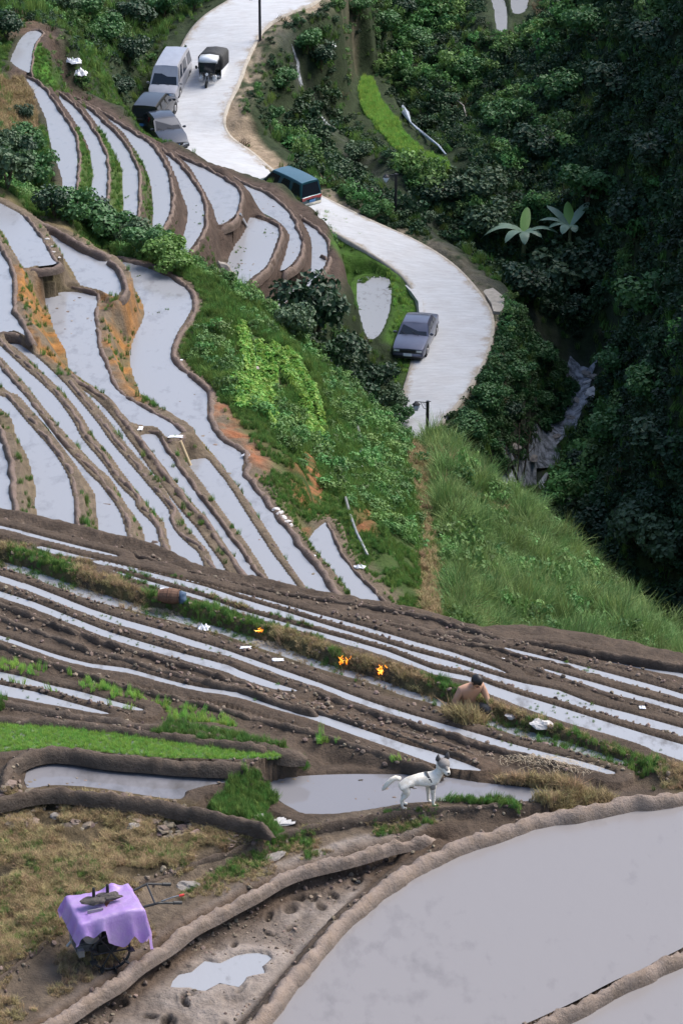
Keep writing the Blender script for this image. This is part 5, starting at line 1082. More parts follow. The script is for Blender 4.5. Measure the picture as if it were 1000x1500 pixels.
# street lamps
M['post'] = mat('lamp_post', (.018,.018,.022), .5); M['lantern'] = mat('lantern_glass', (.65,.72,.84), .2, alpha=.9)
def lamp(label, u, v, z, height, dirx, dmin):
    p = uvz(u, v, z); p = (p[0], p[1], p[2] + CZ)
    t = thing('street_lamp', label, 'street lamp', p, 0, 'street lamps beside the road')
    bm = bmesh.new(); add_tube(bm, (0,0,-.3), (0,0,height), .095, .08, 10); add_tube(bm, (0,0,0), (0,0,.25), .12, .10, 10); bm_obj('post', bm, M['post'], t, False)
    bm = bmesh.new(); add_tube(bm, (0,0,height - .08), (dirx*.62, 0, height - .03), .022); add_path(bm, [(0,0,height-.45),(dirx*.18,0,height-.38),(dirx*.3,0,height-.15),(dirx*.36,0,height-.05)], .016, 6)
    for k in range(3): add_tube(bm, (dirx*(.1+.08*k), 0, height-.07), (dirx*(.1+.06*k), 0, height-.28+.06*k), .01, n=5)
    add_tube(bm, (-dirx*.16,0,height-.03), (0,0,height-.03), .02); bm_obj('bracket', bm, M['post'], t)
    bm = bmesh.new(); x = dirx * .55
    add_loft(bm, [[(x + r_*math.cos(a), r_*math.sin(a), height + z_) for a in [k*math.pi/3 for k in range(6)]] for r_, z_ in ((.07,-.50),(.17,-.30),(.15,-.18))]); ln = bm_obj('lantern', bm, M['lantern'], t)
    bm = bmesh.new(); add_loft(bm, [[(x + r_*math.cos(a), r_*math.sin(a), height + z_) for a in [k*math.pi/3 for k in range(6)]] for r_, z_ in ((.21,-.19),(.15,-.12),(.03,-.03))]); bm_obj('cap', bm, M['post'], ln)
    bm = bmesh.new()
    for k in range(6): a = k*math.pi/3; add_tube(bm, (x + .16*math.cos(a), .16*math.sin(a), height-.19), (x + .075*math.cos(a), .075*math.sin(a), height-.51), .012, n=4)
    bm_obj('lantern_frame', bm, M['post'], ln)
lamp('dark lamp post beside the top stretch of road above the trike', 381, 68, -44.3, 3.4, -1, 150)
lamp('dark lamp post on the verge above the middle of the road', 579, 330, -50.2, 3.05, -1, 130)
lamp('dark lamp post at the lower bend with its foot behind the grassy ridge', 625, 664, -53.3, 2.75, -1, 120)
# ------------------------------------------------------------ person, dog
def skin_body(name, verts, edges, radii, material, parent=None, sub=2, root=0):
    me = bpy.data.meshes.new(name); me.from_pydata([tuple(v) for v in verts], edges, []); o = new_obj(name, me, material, parent)
    o.modifiers.new('skin', 'SKIN')
    if not me.skin_vertices: me.skin_vertices.new() if hasattr(me.skin_vertices, 'new') else None
    for i, r_ in enumerate(radii):
        s_ = me.skin_vertices[0].data[i]; s_.radius = r_ if isinstance(r_, tuple) else (r_, r_); s_.use_root = (i == root)
    o.modifiers['skin'].use_smooth_shade = True
    m_ = o.modifiers.new('sub', 'SUBSURF'); m_.levels = sub; m_.render_levels = sub
    return o
def chain_mesh(bm, pts, rs, n=8): add_path(bm, pts, list(rs), n)
def blob(bm, c, s, sub=3, rot=None):
    r = bmesh.ops.create_icosphere(bm, subdivisions=sub, radius=1)
    Mx = Euler(rot).to_matrix() if rot else Matrix.Identity(3)
    for v in r['verts']: v.co = Mx @ Vector((v.co.x*s[0], v.co.y*s[1], v.co.z*s[2])) + Vector(c)
    return r['verts']
M['skin'] = mat('skin', (.42,.235,.155), .55, spec=.4, noise_amt=.08, noise_scale=6); M['hair'] = mat('black_hair', (.008,.007,.007), .55); M['trouser'] = mat('dark_trousers', (.03,.032,.04), .9); M['lips'] = mat('lips', (.26,.10,.08), .5); M['eye'] = mat('dark_eye', (.015,.012,.01), .2)
def person():
    p = on_ground(679, 1044); t = thing('person', 'bare chested person with short black hair crouching in the straw of the grassy bank', 'person', (p[0], p[1], p[2] - .04), R(-60))
    # local: +x is the way the person faces (toward camera right), y = the left side, z up
    V = [(0,0,.16),(.05,0,.30),(.12,0,.44),(.19,0,.56),(.25,0,.64),(.30,0,.69)]; Rr = [(.17,.14),(.155,.125),(.17,.125),(.185,.12),(.075,.075),(.058,.058)]
    Ed = [(0,1),(1,2),(2,3),(3,4),(4,5)]
    def add(par, chain, rs):
        i = par
        for q, r_ in zip(chain, rs): V.append(q); Rr.append(r_ if isinstance(r_, tuple) else (r_, r_)); Ed.append((i, len(V)-1)); i = len(V)-1
    for s in (-1, 1):
        if s > 0: add(3, [(.20,.19,.58),(.27,.25,.40),(.42,.24,.22),(.49,.23,.15)], [.072,.052,.040,.028])
        else: add(3, [(.19,-.19,.58),(.15,-.27,.39),(.25,-.30,.19),(.31,-.30,.13)], [.072,.052,.040,.028])
        add(0, [(.10,s*.13,.13),(.40,s*.19,.26),(.42,s*.20,.14),(.36,s*.18,.02)], [.10,.078,.06,.045])
    body = skin_body('body', V, Ed, Rr, M['skin'], t, 2)
    # head bowed forward
    hd = bpy.data.meshes.new('head'); bm = bmesh.new()
    vs = blob(bm, (0,0,0), (.095,.075,.118), 3)
    for v in vs:
        if v.co.x > .02 and v.co.z < 0: v.co.x *= .93; v.co.y *= 1 + v.co.z * 2.2
        if v.co.x > .07 and -.01 < v.co.z < .03: v.co.x -= .006
    blob(bm, (.098,0,-.012), (.018,.013,.026), 2); 
    for s in (-1,1): blob(bm, (-.005, s*.076, -.01), (.018,.010,.03), 2)
    h = bm_obj('head', bm, M['skin'], t, True); h.location = (.36,0,.765); h.rotation_euler = (0, R(48), R(10))
    bm = bmesh.new(); 
    for s in (-1,1): blob(bm, (.088, s*.030, .012), (.008,.013,.008), 2)
    e_ = bm_obj('eye', bm, M['eye'], h, True)
    bm = bmesh.new(); blob(bm, (.086,0,-.056), (.010,.024,.008), 2); bm_obj('mouth', bm, M['lips'], h, True)
    bm = bmesh.new(); vs = blob(bm, (-.012,0,.022), (.103,.086,.112), 3)
    for v in list(vs):
        if (v.co.x > .055 and v.co.z < .05) or v.co.z < -.06: bm.verts.remove(v)
        else: v.co *= 1 + .03 * noise.noise(v.co * 40)
    bm_obj('hair', bm, M['hair'], h, True)
    # trousers over the folded legs
    V2 = [(0,0,.13),(.10,.13,.13),(.41,.19,.27),(.42,.20,.13),(.10,-.13,.13),(.41,-.19,.27),(.42,-.20,.13)]
    skin_body('trousers', V2, [(0,1),(1,2),(2,3),(0,4),(4,5),(5,6)], [(.175,.15),.115,.092,.07,.115,.092,.07], M['trouser'], t, 2)
    # hands with five fingers
    for (w_, dr, sd_) in (((.49,.23,.15), Vector((.75,-.05,-.65)), 1), ((.31,-.30,.13), Vector((.7,0,-.7)), -1)):
        bm = bmesh.new(); dr = dr.normalized(); side = Vector((0,1,0)); up = dr.cross(side).normalized(); w0 = Vector(w_)
        chain_mesh(bm, [w0 - dr*.01, w0 + dr*.03, w0 + dr*.08], [.026,.036,.034], 8)
        for k, ln in enumerate((.062,.072,.068,.052)):
            b_ = w0 + dr*.078 + side*(k-1.5)*.019; chain_mesh(bm, [b_, b_ + dr*ln*.5 - up*.006, b_ + dr*ln*.8 - up*.026], [.0095,.009,.007], 6)
        b_ = w0 + dr*.03 - side*sd_*.030; chain_mesh(bm, [b_, b_ + dr*.03 - side*sd_*.02 - up*.01, b_ + dr*.052 - side*sd_*.02 - up*.024], [.012,.011,.008], 6)
        bm_obj('hand', bm, M['skin'], t, True)
    bm = bmesh.new(); 
    for s in (-1,1): add_box(bm, (.42, s*.18, .02), (.24,.09,.07), bev=.02)
    bm_obj('shoes', bm, M['blackp'], t, True)
person()
M['dogfur'] = mat('dog_fur', (.74,.70,.63), .85, noise_amt=.12, noise_scale=14, col2=(.56,.50,.41), bump=.012, bump_scale=60)
M['dogdark'] = mat('dark_fur', (.06,.055,.055), .85, noise_amt=.3, noise_scale=40); M['doggrey'] = mat('grey_fur', (.20,.18,.165), .85, noise_amt=.25, noise_scale=30); M['nose'] = mat('dog_nose', (.01,.01,.01), .3); M['earpink'] = mat('inner_ear', (.30,.17,.14), .8)
def dog():
    pf = np.array(on_ground(640, 1178)); pb = np.array(on_ground(586, 1184)); z = max(pf[2], pb[2])
    h = pf - pb; yaw = math.atan2(h[1], h[0]); c = (pf + pb) / 2
    t = thing('dog', 'white dog with dark ears and a black strap standing on the mud dike', 'dog', (c[0], c[1], z + .01), yaw)
    # x forward, height at shoulder about .52 m
    V = [(-.23,0,.44),(-.10,0,.445),(.05,0,.43),(.19,0,.435),(.27,0,.48),(.315,0,.55),(.34,0,.605)]
    Rr = [(.105,.085),(.095,.08),(.105,.095),(.118,.10),(.10,.085),(.082,.075),(.07,.07)]
    Ed = [(i, i+1) for i in range(6)]
    def add(par, chain, rs):
        i = par
        for q, r_ in zip(chain, rs): V.append(q); Rr.append((r_, r_)); Ed.append((i, len(V)-1)); i = len(V)-1
    for s, off in ((-1, 0.0), (1, .045)):
        add(0, [(-.24,s*.065,.36),(-.185 + off,s*.075,.27),(-.285 + off,s*.07,.165),(-.27 + off,s*.07,.05),(-.245 + off,s*.07,.018),(-.20 + off,s*.07,.014)], [.075,.055,.028,.021,.024,.020])
        add(3, [(.20,s*.065,.36),(.195 - off,s*.07,.26),(.205 - off,s*.07,.15),(.205 - off,s*.07,.045),(.22 - off,s*.07,.018),(.255 - off,s*.07,.014)], [.066,.042,.028,.022,.025,.020])
    skin_body('body', V, Ed, Rr, M['dogfur'], t, 2, root=2)
    bm = bmesh.new(); chain_mesh(bm, [(-.29,0,.49),(-.36,0,.515),(-.42,0,.49),(-.49,0,.42),(-.54,0,.355),(-.565,0,.325)], [.034,.04,.042,.04,.03,.008], 10); bm_obj('tail', bm, M['dogfur'], t, True)
    hx = empty('head_pivot', (0,0,0)); bpy.data.objects.remove(hx)
    # head turned toward the camera
    bm = bmesh.new(); vs = blob(bm, (0,0,0), (.085,.078,.078), 3); blob(bm, (-.03,0,-.05), (.07,.065,.07), 2)
    chain_mesh(bm, [(.02,0,-.015),(.08,0,-.03),(.125,0,-.036),(.15,0,-.036)], [.066,.045,.034,.022], 10)
    head = bm_obj('head', bm, M['dogfur'], t, True); head.location = (.365,0,.655); head.rotation_euler = (0, R(6), R(-78)); head.scale = (1.3,1.3,1.3)
    bm = bmesh.new(); blob(bm, (.008,0,.02), (.084,.074,.066), 3); chain_mesh(bm, [(.05,0,.022),(.09,0,.0),(.125,0,-.010)], [.042,.026,.016], 8); bm_obj('face_mask', bm, M['doggrey'], head, True)
    bm = bmesh.new(); blob(bm, (.152,0,-.026), (.014,.018,.013), 2); bm_obj('nose', bm, M['nose'], head, True)
    for s in (-1,1):
        bm = bmesh.new(); blob(bm, (.068,s*.034,.020), (.010,.011,.009), 2); bm_obj('eye', bm, M['nose'], head, True)
        bm = bmesh.new(); add_loft(bm, [[(-.025 + a, s*(.050) + b, .055) for a, b in ((-.02,-.03),(.016,-.034),(.022,.0),(.016,.030),(-.02,.028))], [(-.02 + a*.75, s*.060 + b*.7, .10) for a, b in ((-.02,-.03),(.016,-.034),(.022,.0),(.016,.030),(-.02,.028))], [(-.015 + a*.12, s*.062 + b*.12, .150) for a, b in ((-.02,-.03),(.016,-.034),(.022,.0),(.016,.030),(-.02,.028))]]); bm_obj('ear', bm, M['dogdark'], head, True)
    bm = bmesh.new(); chain_mesh(bm, [(.09,0,-.062),(.13,0,-.062)], [.016,.010], 6); bm_obj('mouth', bm, M['dogdark'], head, True)
    # black strap behind the shoulder, hugging the chest
    bm = bmesh.new(); secs = []
    for k in range(17):
        a = k / 16 * 2 * math.pi; y_ = .112 * math.sin(a); z_ = .118 * math.cos(a); x0 = .105 + .10 * (1 - (z_ + .118) / .236)
        secs.append([(x0 - .018, y_, .437 + z_), (x0 + .018, y_, .437 + z_), (x0 + .018, y_*1.05, .437 + z_*1.04), (x0 - .018, y_*1.05, .437 + z_*1.04)])
    add_loft(bm, secs, False); bm_obj('strap', bm, M['blackp'], t)
    bm = bmesh.new(); vs = blob(bm, (.185,-.098,.355), (.045,.022,.075), 2, (0,-.25,0)); bm_obj('dark_patch', bm, M['doggrey'], t, True)
dog()
# ------------------------------------------------------------ covered power tiller
M['tarp'] = mat('purple_plastic', (.56,.40,.72), .28, spec=.6, transl=.4, noise_amt=.18, noise_scale=4, bump=.012, bump_scale=16, col2=(.44,.27,.62)); M['engine'] = mat('engine_grey', (.10,.10,.10), .6, metal=.4, noise_amt=.4, noise_scale=20); M['engblack'] = mat('engine_black', (.015,.015,.015), .6); M['rust'] = mat('faded_red', (.28,.09,.05), .7, noise_amt=.3, noise_scale=20); M['alu'] = mat('dull_metal', (.32,.32,.32), .45, metal=.7, noise_amt=.2, noise_scale=15); M['redgrip'] = mat('red_grip', (.6,.05,.04), .5)
def tiller():
    p = on_ground(150, 1402); t = thing('power_tiller', 'muddy grey power tiller parked in the weeds under a purple plastic sheet', 'tiller', (p[0], p[1], p[2]), R(20))
    bm = bmesh.new(); add_box(bm, (0,0,.36), (.62,.36,.10), bev=.01); add_box(bm, (-.05,0,.48), (.34,.30,.22), bev=.02); add_box(bm, (.18,-.02,.42), (.12,.44,.12), bev=.02); bm_obj('chassis', bm, M['engblack'], t)
    bm = bmesh.new(); add_box(bm, (-.10,-.03,.66), (.34,.32,.16), bev=.02); 
    for k in range(6): add_box(bm, (-.27 + .065*k, -.195, .64), (.02,.03,.15))
    add_box(bm, (-.1,-.03,.78), (.26,.24,.08), bev=.03); bm_obj('engine_block', bm, M['engine'], t)
    bm = bmesh.new(); add_tube(bm, (-.20,-.22,.55), (-.20,-.28,.55), .13, n=20); add_tube(bm, (-.2,-.28,.55), (-.2,-.31,.55), .05, n=12); bm_obj('flywheel', bm, M['alu'], t)
    bm = bmesh.new(); add_box(bm, (.12,-.05,.80), (.20,.26,.14), bev=.03); bm_obj('fuel_tank', bm, M['rust'], t, True)
    bm = bmesh.new(); add_box(bm, (-.12,-.2,.88), (.22,.02,.05)); bm_obj('grille', bm, M['alu'], t)
    bm = bmesh.new(); add_box(bm, (-.33,.02,.50), (.16,.34,.30), bev=.03); add_box(bm, (-.30,-.10,.34), (.22,.26,.14), bev=.02); add_tube(bm, (-.30,.20,.60), (-.12,.24,.60), .06, n=12); bm_obj('radiator', bm, M['engine'], t)
    bm = bmesh.new(); add_box(bm, (.02,0,.30), (.34,.50,.20), bev=.04); add_box(bm, (.10,-.20,.50), (.26,.16,.26), bev=.03); bm_obj('gearbox', bm, M['engblack'], t)
    for s in (-1,1):
        bm = bmesh.new(); n = 18
        for k in range(n):
            a = k/n*6.2832; b_ = (k+1)/n*6.2832; add_tube(bm, (.04+.27*math.cos(a), s*.33, .27+.27*math.sin(a)), (.04+.27*math.cos(b_), s*.33, .27+.27*math.sin(b_)), .018, n=5)
            if k % 2 == 0: add_box(bm, (.04+.27*math.cos(a), s*.36, .27+.27*math.sin(a)), (.09,.12,.014), rot=(0,-a,0))
        wh = bm_obj('wheel', bm, M['engblack'], t)
        bm = bmesh.new(); 
        for k in range(3): a = k/3*3.1416; add_tube(bm, (.04-.26*math.cos(a), s*.33, .27-.26*math.sin(a)), (.04+.26*math.cos(a), s*.33, .27+.26*math.sin(a)), .012, n=5)
        bm_obj('spokes', bm, M['engblack'], wh)
    for s in (-1,1):
        bm = bmesh.new(); add_path(bm, [(.10,s*.10,.55),(.35,s*.20,.78),(.75,s*.27,.86),(1.02,s*.26,.80)], .018, 7); hb = bm_obj('handlebar', bm, M['engblack'], t)
        bm = bmesh.new(); add_tube(bm, (.96,s*.26,.815), (1.08,s*.26,.79), .026, n=8); bm_obj('grip', bm, M['engblack'], hb)
    bm = bmesh.new(); add_tube(bm, (.7,-.27,.86), (.74,.27,.86), .014, n=6); bm_obj('cross_bar', bm, M['engblack'], t)
    bm = bmesh.new(); add_path(bm, [(.80,-.24,.86),(.95,-.3,.93),(1.05,-.32,.95)], .010, 5); bm_obj('clutch_lever', bm, M['alu'], t); 
    bm = bmesh.new(); add_tube(bm, (1.03,-.32,.945),(1.10,-.33,.955), .018, n=7); bm_obj('lever_knob', bm, M['redgrip'], t)
    bm = bmesh.new(); add_box(bm, (-.36,-.05,.30), (.08,.5,.10)); add_tube(bm, (-.30,.15,.35), (-.45,.15,.18), .02); bm_obj('front_guard', bm, M['alu'], t)
    # sheet draped over it: own top-level thing (it lies on the tiller)
    s_ = bmesh.new(); n = 34; G = {}
    for i in range(n+1):
        for j in range(n+1):
            a, b = i/n*2-1, j/n*2-1; x = a*.66; y = b*.60
            x = a*.74; y = b*.62; top = (.50, .42)
            ex = max(0, abs(x) - top[0]); ey = max(0, abs(y) - top[1]); e = math.hypot(ex, ey)
            z = .93 + .03*a - .02*b + .10 * math.exp(-((a-.30)**2 + (b-.62)**2) / .02) - .025 * math.sin(a*3+1) * math.sin(b*2.6)
            hang = 2.5 if (x > -.1 and (ex > 0 or y < 0)) else 1.2
            fold = .5 + .5 * math.sin(13 * (a if ey > ex else b) + 2*noise.noise(Vector((a*2, b*2, 0))))
            z -= e * hang * (.75 + .35 * fold); k = min(1, e / .2)
            if ex > 0: x = math.copysign(top[0] + ex * (.45 - .2*fold), a)
            if ey > 0: y = math.copysign(top[1] + ey * (.45 - .2*fold), b)
            z += noise.noise(Vector((a*4, b*4, 5))) * .016 + abs(noise.noise(Vector((a*6, b*6, 2)))) * .022
            G[i, j] = s_.verts.new((x, y, z))
    for i in range(n):
        for j in range(n): s_.faces.new((G[i,j], G[i+1,j], G[i+1,j+1], G[i,j+1]))
    o = bm_obj('plastic_sheet', s_, M['tarp'], None, True); o.location = (p[0] + .06, p[1] + .02, p[2] - .03); o.scale = (.92,.92,.95); o.rotation_euler = (0,0,R(20)); meta(o, 'purple plastic sheet draped over the power tiller and weighed down with clods', 'sheet')
    for (dx, dy, lab) in ((-.10,-.06,'dry clod of earth weighing down the front of the purple sheet'), (.10,.06,'dry clod of earth weighing down the back of the purple sheet')):
        me = lump(5 + dx * 10, flat=.4, sub=3, rough=.35); me.materials.append(M['clodthing']); c = new_obj('earth_clod', me); c.scale = (.17,.085,.11); c.rotation_euler = (0,0,R(8))
        c.location = (p[0] + .02 + dx, p[1] - .02 + dy, p[2] + .945); meta(c, lab, 'clod', 'clods on the purple sheet')
    for dx, dy, lab in ((-.10,.0,'black peg sticking up from the front clod on the purple sheet'), (.08,.10,'black peg sticking up from the back clod on the purple sheet')):
        bm = bmesh.new(); add_tube(bm, (0,0,0), (0,0,.13), .024, .022, 10); add_tube(bm, (0,0,.13), (0,0,.145), .016, .012, 8); c = bm_obj('black_peg', bm, M['engblack'], None, False, (p[0] + .02 + dx, p[1] - .02 + dy, p[2] + .97)); meta(c, lab, 'peg', 'pegs on the purple sheet')
M['clodthing'] = mat('dry_clod', (.10,.085,.075), .95, noise_amt=.3, noise_scale=4, bump=.05)
tiller()
# ------------------------------------------------------------ flames
M['flame'] = mat('flame', (1,.4,.05), 1, emis=(1.0,.26,.015), emis_s=.75); M['flamein'] = mat('flame_core', (1,.7,.2), 1, emis=(1.0,.62,.12), emis_s=1.4); M['ash'] = mat('charred_straw', (.03,.025,.02), .95)
def fire(u, v, h, label, seed):
    p = on_ground(u, v); t = thing('fire', label, 'fire', p, 0, 'small straw fires on the grassy bank'); r = random.Random(seed)
    for nm, mm, sc2, n in (('flame', 'flame', 1, 5), ('flame_core', 'flamein', .5, 3)):
        bm = bmesh.new()
        for k in range(n):
            x, y = r.uniform(-.09,.09)*sc2, r.uniform(-.04,.04)*sc2; hh = h * sc2 * r.uniform(.5,1.05); w_ = .018 * sc2 * r.uniform(.7,1.2); bx, lean = x, r.uniform(-.03,.03)
            chain_mesh(bm, [(bx,y,0),(bx+lean*.5,y,hh*.3),(bx-lean,y,hh*.6),(bx+lean,y,hh*.85),(bx+lean*1.8,y,hh)], [w_*.7,w_,w_*.62,w_*.3,.003], 7)
        bm_obj(nm, bm, M[mm], t, True)
    me = blades(30, .06, .006, .14, 1.2, seed, 'burnt_straw'); me.materials.append(M['ash']); new_obj('burnt_straw', me, None, t)
fire(505, 972, .15, 'larger flickering orange straw fire left of the other big flame', 3); fire(559, 987, .16, 'pointed orange flame nearest to the crouching person', 4); fire(378, 925, .07, 'tiny orange flame farthest left on the grassy bank', 5)
# ------------------------------------------------------------ stones, litter, basket, sack
def rock(u, v, s, label, material='stone', flat=.55, seed=1, rz=0, name='rock', dmin=0, cat='rock', group=None, lift=.0):
    p = on_ground(u, v, dmin); me = lump(seed * 1.7 + 2, flat=flat, sub=3, rough=.32); me.materials.append(M[material]); o = new_obj(name, me)
    for f in me.polygons: f.use_smooth = False
    o.scale = s; o.rotation_euler = (random.uniform(-.2,.2), random.uniform(-.2,.2), rz); o.location = (p[0], p[1], p[2] + lift); return meta(o, label, cat, group)
rock(793, 1061, (.17,.11,.12), 'rounded pale pinkish boulder on the grassy bank right of the person', 'palestone', .6, 3)
rock(748, 1050, (.09,.06,.06), 'small pale stone left of the rounded boulder on the grassy bank', 'palestone', .6, 4)
rock(372, 1195, (.16,.10,.04), 'flat white slab left of the two beside the pool', 'palestone', .5, 5); rock(418, 1202, (.21,.11,.04), 'flat white slab right of the two beside the pool', 'palestone', .5, 6)
rock(395, 1257, (.24,.11,.07), 'angular pale clay slab on the narrow terrace, rightmost', 'stone', .5, 7, .4); rock(278, 1298, (.16,.11,.09), 'pale clay block on the dike behind the tiller handles', 'stone', .6, 8)
rock(197, 1212, (.11,.09,.10), 'grey clay block tilted in the stubble field right of centre', 'stone', .7, 9, .9); rock(300, 1210, (.13,.08,.10), 'pale broken clay slab below the curved dike, rightmost in the stubble', 'stone', .6, 10, 2.)
rock(22, 1192, (.10,.08,.09), 'grey clay block nearest the left edge of the stubble field', 'stone', .7, 11); rock(50, 1190, (.09,.08,.07), 'grey clay block second from the left edge of the stubble field', 'stone', .7, 12, 1.); rock(82, 1196, (.08,.08,.08), 'grey clay block third from the left edge of the stubble field', 'stone', .7, 13, 2.)
rock(528, 1148, (.06,.05,.05), 'dark clod standing in the muddy pool left of the dog', 'clodthing', .8, 14, lift=.03); rock(606, 1160, (.07,.05,.04), 'dark clod in the pool seen under the dog', 'clodthing', .8, 15, lift=.03); rock(655, 1160, (.08,.06,.03), 'mossy clod in the pool just right of the dog', 'clodthing', .8, 16, lift=.03); rock(685, 1162, (.10,.05,.03), 'flat mossy clod in the pool second right of the dog', 'clodthing', .6, 17, lift=.03); rock(712, 1168, (.06,.04,.03), 'small brown clod in the pool third right of the dog', 'clodthing', .6, 18, lift=.03)
rock(742, 1172, (.07,.04,.03), 'small brown clod at the shallow right end of the pool', 'clodthing', .6, 19, lift=.03)
rock(523, 1293, (.05,.045,.05), 'round black hole plug in the mud beside the large paddy', 'engblack', .8, 20, name='dark_stone')
# rocks in and beside the stream
for k, (u, v, s_) in enumerate(((878,572,.75),(862,560,.45),(848,588,.35),(871,552,.35),(812,640,.4),(778,672,.45),(752,655,.4),(735,690,.35),(857,546,.4),(838,612,.3))):
    rock(u, v, (s_, s_*.7, s_*.6), ['large pale boulder right of the stream cascade','pale boulder above the big one beside the stream','rock in the middle of the upper cascade','dark rock at the head of the cascade','rock on the left bank below the upper cascade','rock beside the lower rapids','rock under the bare stems by the stream','lowest rock of the visible stream','rock at the very top of the visible cascade','small rock in the second cascade'][k], 'palestone' if k < 2 else 'stone', .6, 30+k, k, dmin=120, group='rocks in the stream')
M['whiteplastic'] = mat('white_plastic', (.75,.76,.80), .5, transl=.1, bump=.02, bump_scale=12)
def crumple(u, v, sx, sy, label, seed, name='plastic_scrap', cat='litter', material='whiteplastic', dmin=0, h=.4, rz=0.):
    p = on_ground(u, v, dmin); bm = bmesh.new(); n = 9; G = {}
    for i in range(n+1):
        for j in range(n+1):
            a, b = i/n*2-1, j/n*2-1; r_ = 1 + .35 * noise.noise(Vector((a*1.2, b*1.2, seed*3.3))); G[i,j] = bm.verts.new((a*sx*r_, b*sy*r_, h*min(sx,sy)*(.7 + noise.noise(Vector((a*2.3, b*2.3, seed*1.7))) + .5*noise.noise(Vector((a*5, b*5, seed)))) * (1 - .7*max(abs(a), abs(b))**3)))
    for i in range(n):
        for j in range(n): bm.faces.new((G[i,j], G[i+1,j], G[i+1,j+1], G[i,j+1]))
    o = bm_obj(name, bm, M[material], None, False, (p[0], p[1], p[2] + .02)); o.rotation_euler = (0,0,rz); return meta(o, label, cat)
crumple(298, 923, .10, .09, 'crumpled white plastic bag on the grassy ridge left of the tiny flame', 1, 'plastic_bag', 'bag', h=.9)
crumple(214, 893, .13, .05, 'white scrap at the left end of the straw heap', 2); crumple(407, 968, .10, .05, 'pale wood chip on the furrow ridge below the tiny flame', 3, 'wood_chip', 'wood chip'); crumple(360, 950, .09, .04, 'pale wood chip left of the other on the same ridge', 4, 'wood_chip', 'wood chip')
crumple(735, 967, .05, .035, 'white scrap on the upper furrow right of the person', 5); crumple(940, 1038, .05, .05, 'white scrap on the furrow near the right edge', 6); crumple(900, 995, .05, .03, 'small white scrap at the water edge in the upper right furrows', 7); crumple(242, 864, .09, .03, 'thin white scrap above the woven basket', 8)
crumple(105, 92, .55, .35, 'crumpled white cloth, upper piece hanging on the slope above the top paddies', 9, 'cloth', 'cloth', dmin=120, h=.8); crumple(117, 110, .4, .4, 'crumpled white cloth, lower piece hanging on the slope above the top paddies', 10, 'cloth', 'cloth', dmin=120, h=.8)
crumple(457, 174, .5, .25, 'white plastic lying in the grass right of the upper road', 11, dmin=120); crumple(486, 68, .25, .4, 'white plastic in the dark gully by the top of the stream', 12, dmin=120)
crumple(265, 528, .07, .05, 'white scrap on the outer dike of the long paddy', 13, dmin=60); crumple(360, 668, .12, .08, 'white scrap on the red earth beside the long paddy', 14, dmin=60, h=.7); crumple(344, 545, .13, .06, 'white scrap left of the log on the slope', 15, dmin=60)
crumple(527, 832, .16, .09, 'white crumpled bag on the grassy rim of the small lower paddy', 16, 'plastic_bag', 'bag', dmin=60, h=.8); crumple(457, 815, .10, .05, 'white scrap on the dike left of the small lower paddy', 17, dmin=60)
for k, (u, v) in enumerate(((404,746),(410,752),(415,758),(420,765),(424,770))): rock(u, v, (.13,.09,.09), ['first and highest','second','third','fourth','fifth and lowest'][k] + ' pale stone in the line along the outer paddy dike', 'palestone', .6, 50+k, k, dmin=60, group='pale stones along the dike')
for k, (u, v) in enumerate(((69,350),(77,361),(79,369),(85,377))): rock(u, v, (.10,.06,.05), ['top','second','third','lowest'][k] + ' white stone on the short dike of the upper left paddy', 'palestone', .6, 60+k, k, dmin=60, group='white stones on the short dike')
rock(328, 403, (.55,.45,.75), 'left of two grey boulders at the foot of the dark terrace bank', 'stone', .9, 70, 0, dmin=110, name='boulder'); rock(312, 405, (.45,.3,.5), 'right of two grey boulders at the foot of the dark terrace bank', 'stone', .9, 71, 0, dmin=110, name='boulder')
# basket with blue cloth on the upper bank
M['wicker'] = mat('wicker', (.12,.06,.035), .8, noise_amt=.4, noise_scale=40); M['bluecloth'] = mat('blue_cloth', (.07,.11,.17), .9)
def basket():
    p = on_ground(250, 882); t = thing('basket', 'brown woven basket lying on the weedy ridge at upper left', 'basket', p, R(-8))
    bm = bmesh.new(); secs = []
    for x, r_ in ((-.20,.10),(-.1,.13),(.05,.14),(.16,.12)): secs.append([(x, r_*math.cos(a), .12 + r_*math.sin(a)) for a in [k*math.pi/8 for k in range(16)]])
    add_loft(bm, secs, False); bm_obj('wicker_body', bm, M['wicker'], t)
    for x, r_ in ((-.2,.105),(-.02,.142),(.16,.125)):
        bm = bmesh.new(); add_path(bm, [(x, r_*math.cos(a), .12 + r_*math.sin(a)) for a in [k*math.pi/8 for k in range(17)]], .009, 5); bm_obj('hoop', bm, M['wicker'], t)
    bm = bmesh.new(); vs = blob(bm, (0,0,0), (.10,.10,.13), 3)
    for v in vs: v.co += Vector((noise.noise(v.co*14), noise.noise(v.co*14 + Vector((3,3,3))), 0)) * .03
    o = bm_obj('cloth', bm, M['bluecloth'], None, True, (p[0] + .20, p[1] - .03, p[2] + .10)); meta(o, 'dark blue cloth bunched over the right end of the woven basket', 'cloth')
basket()
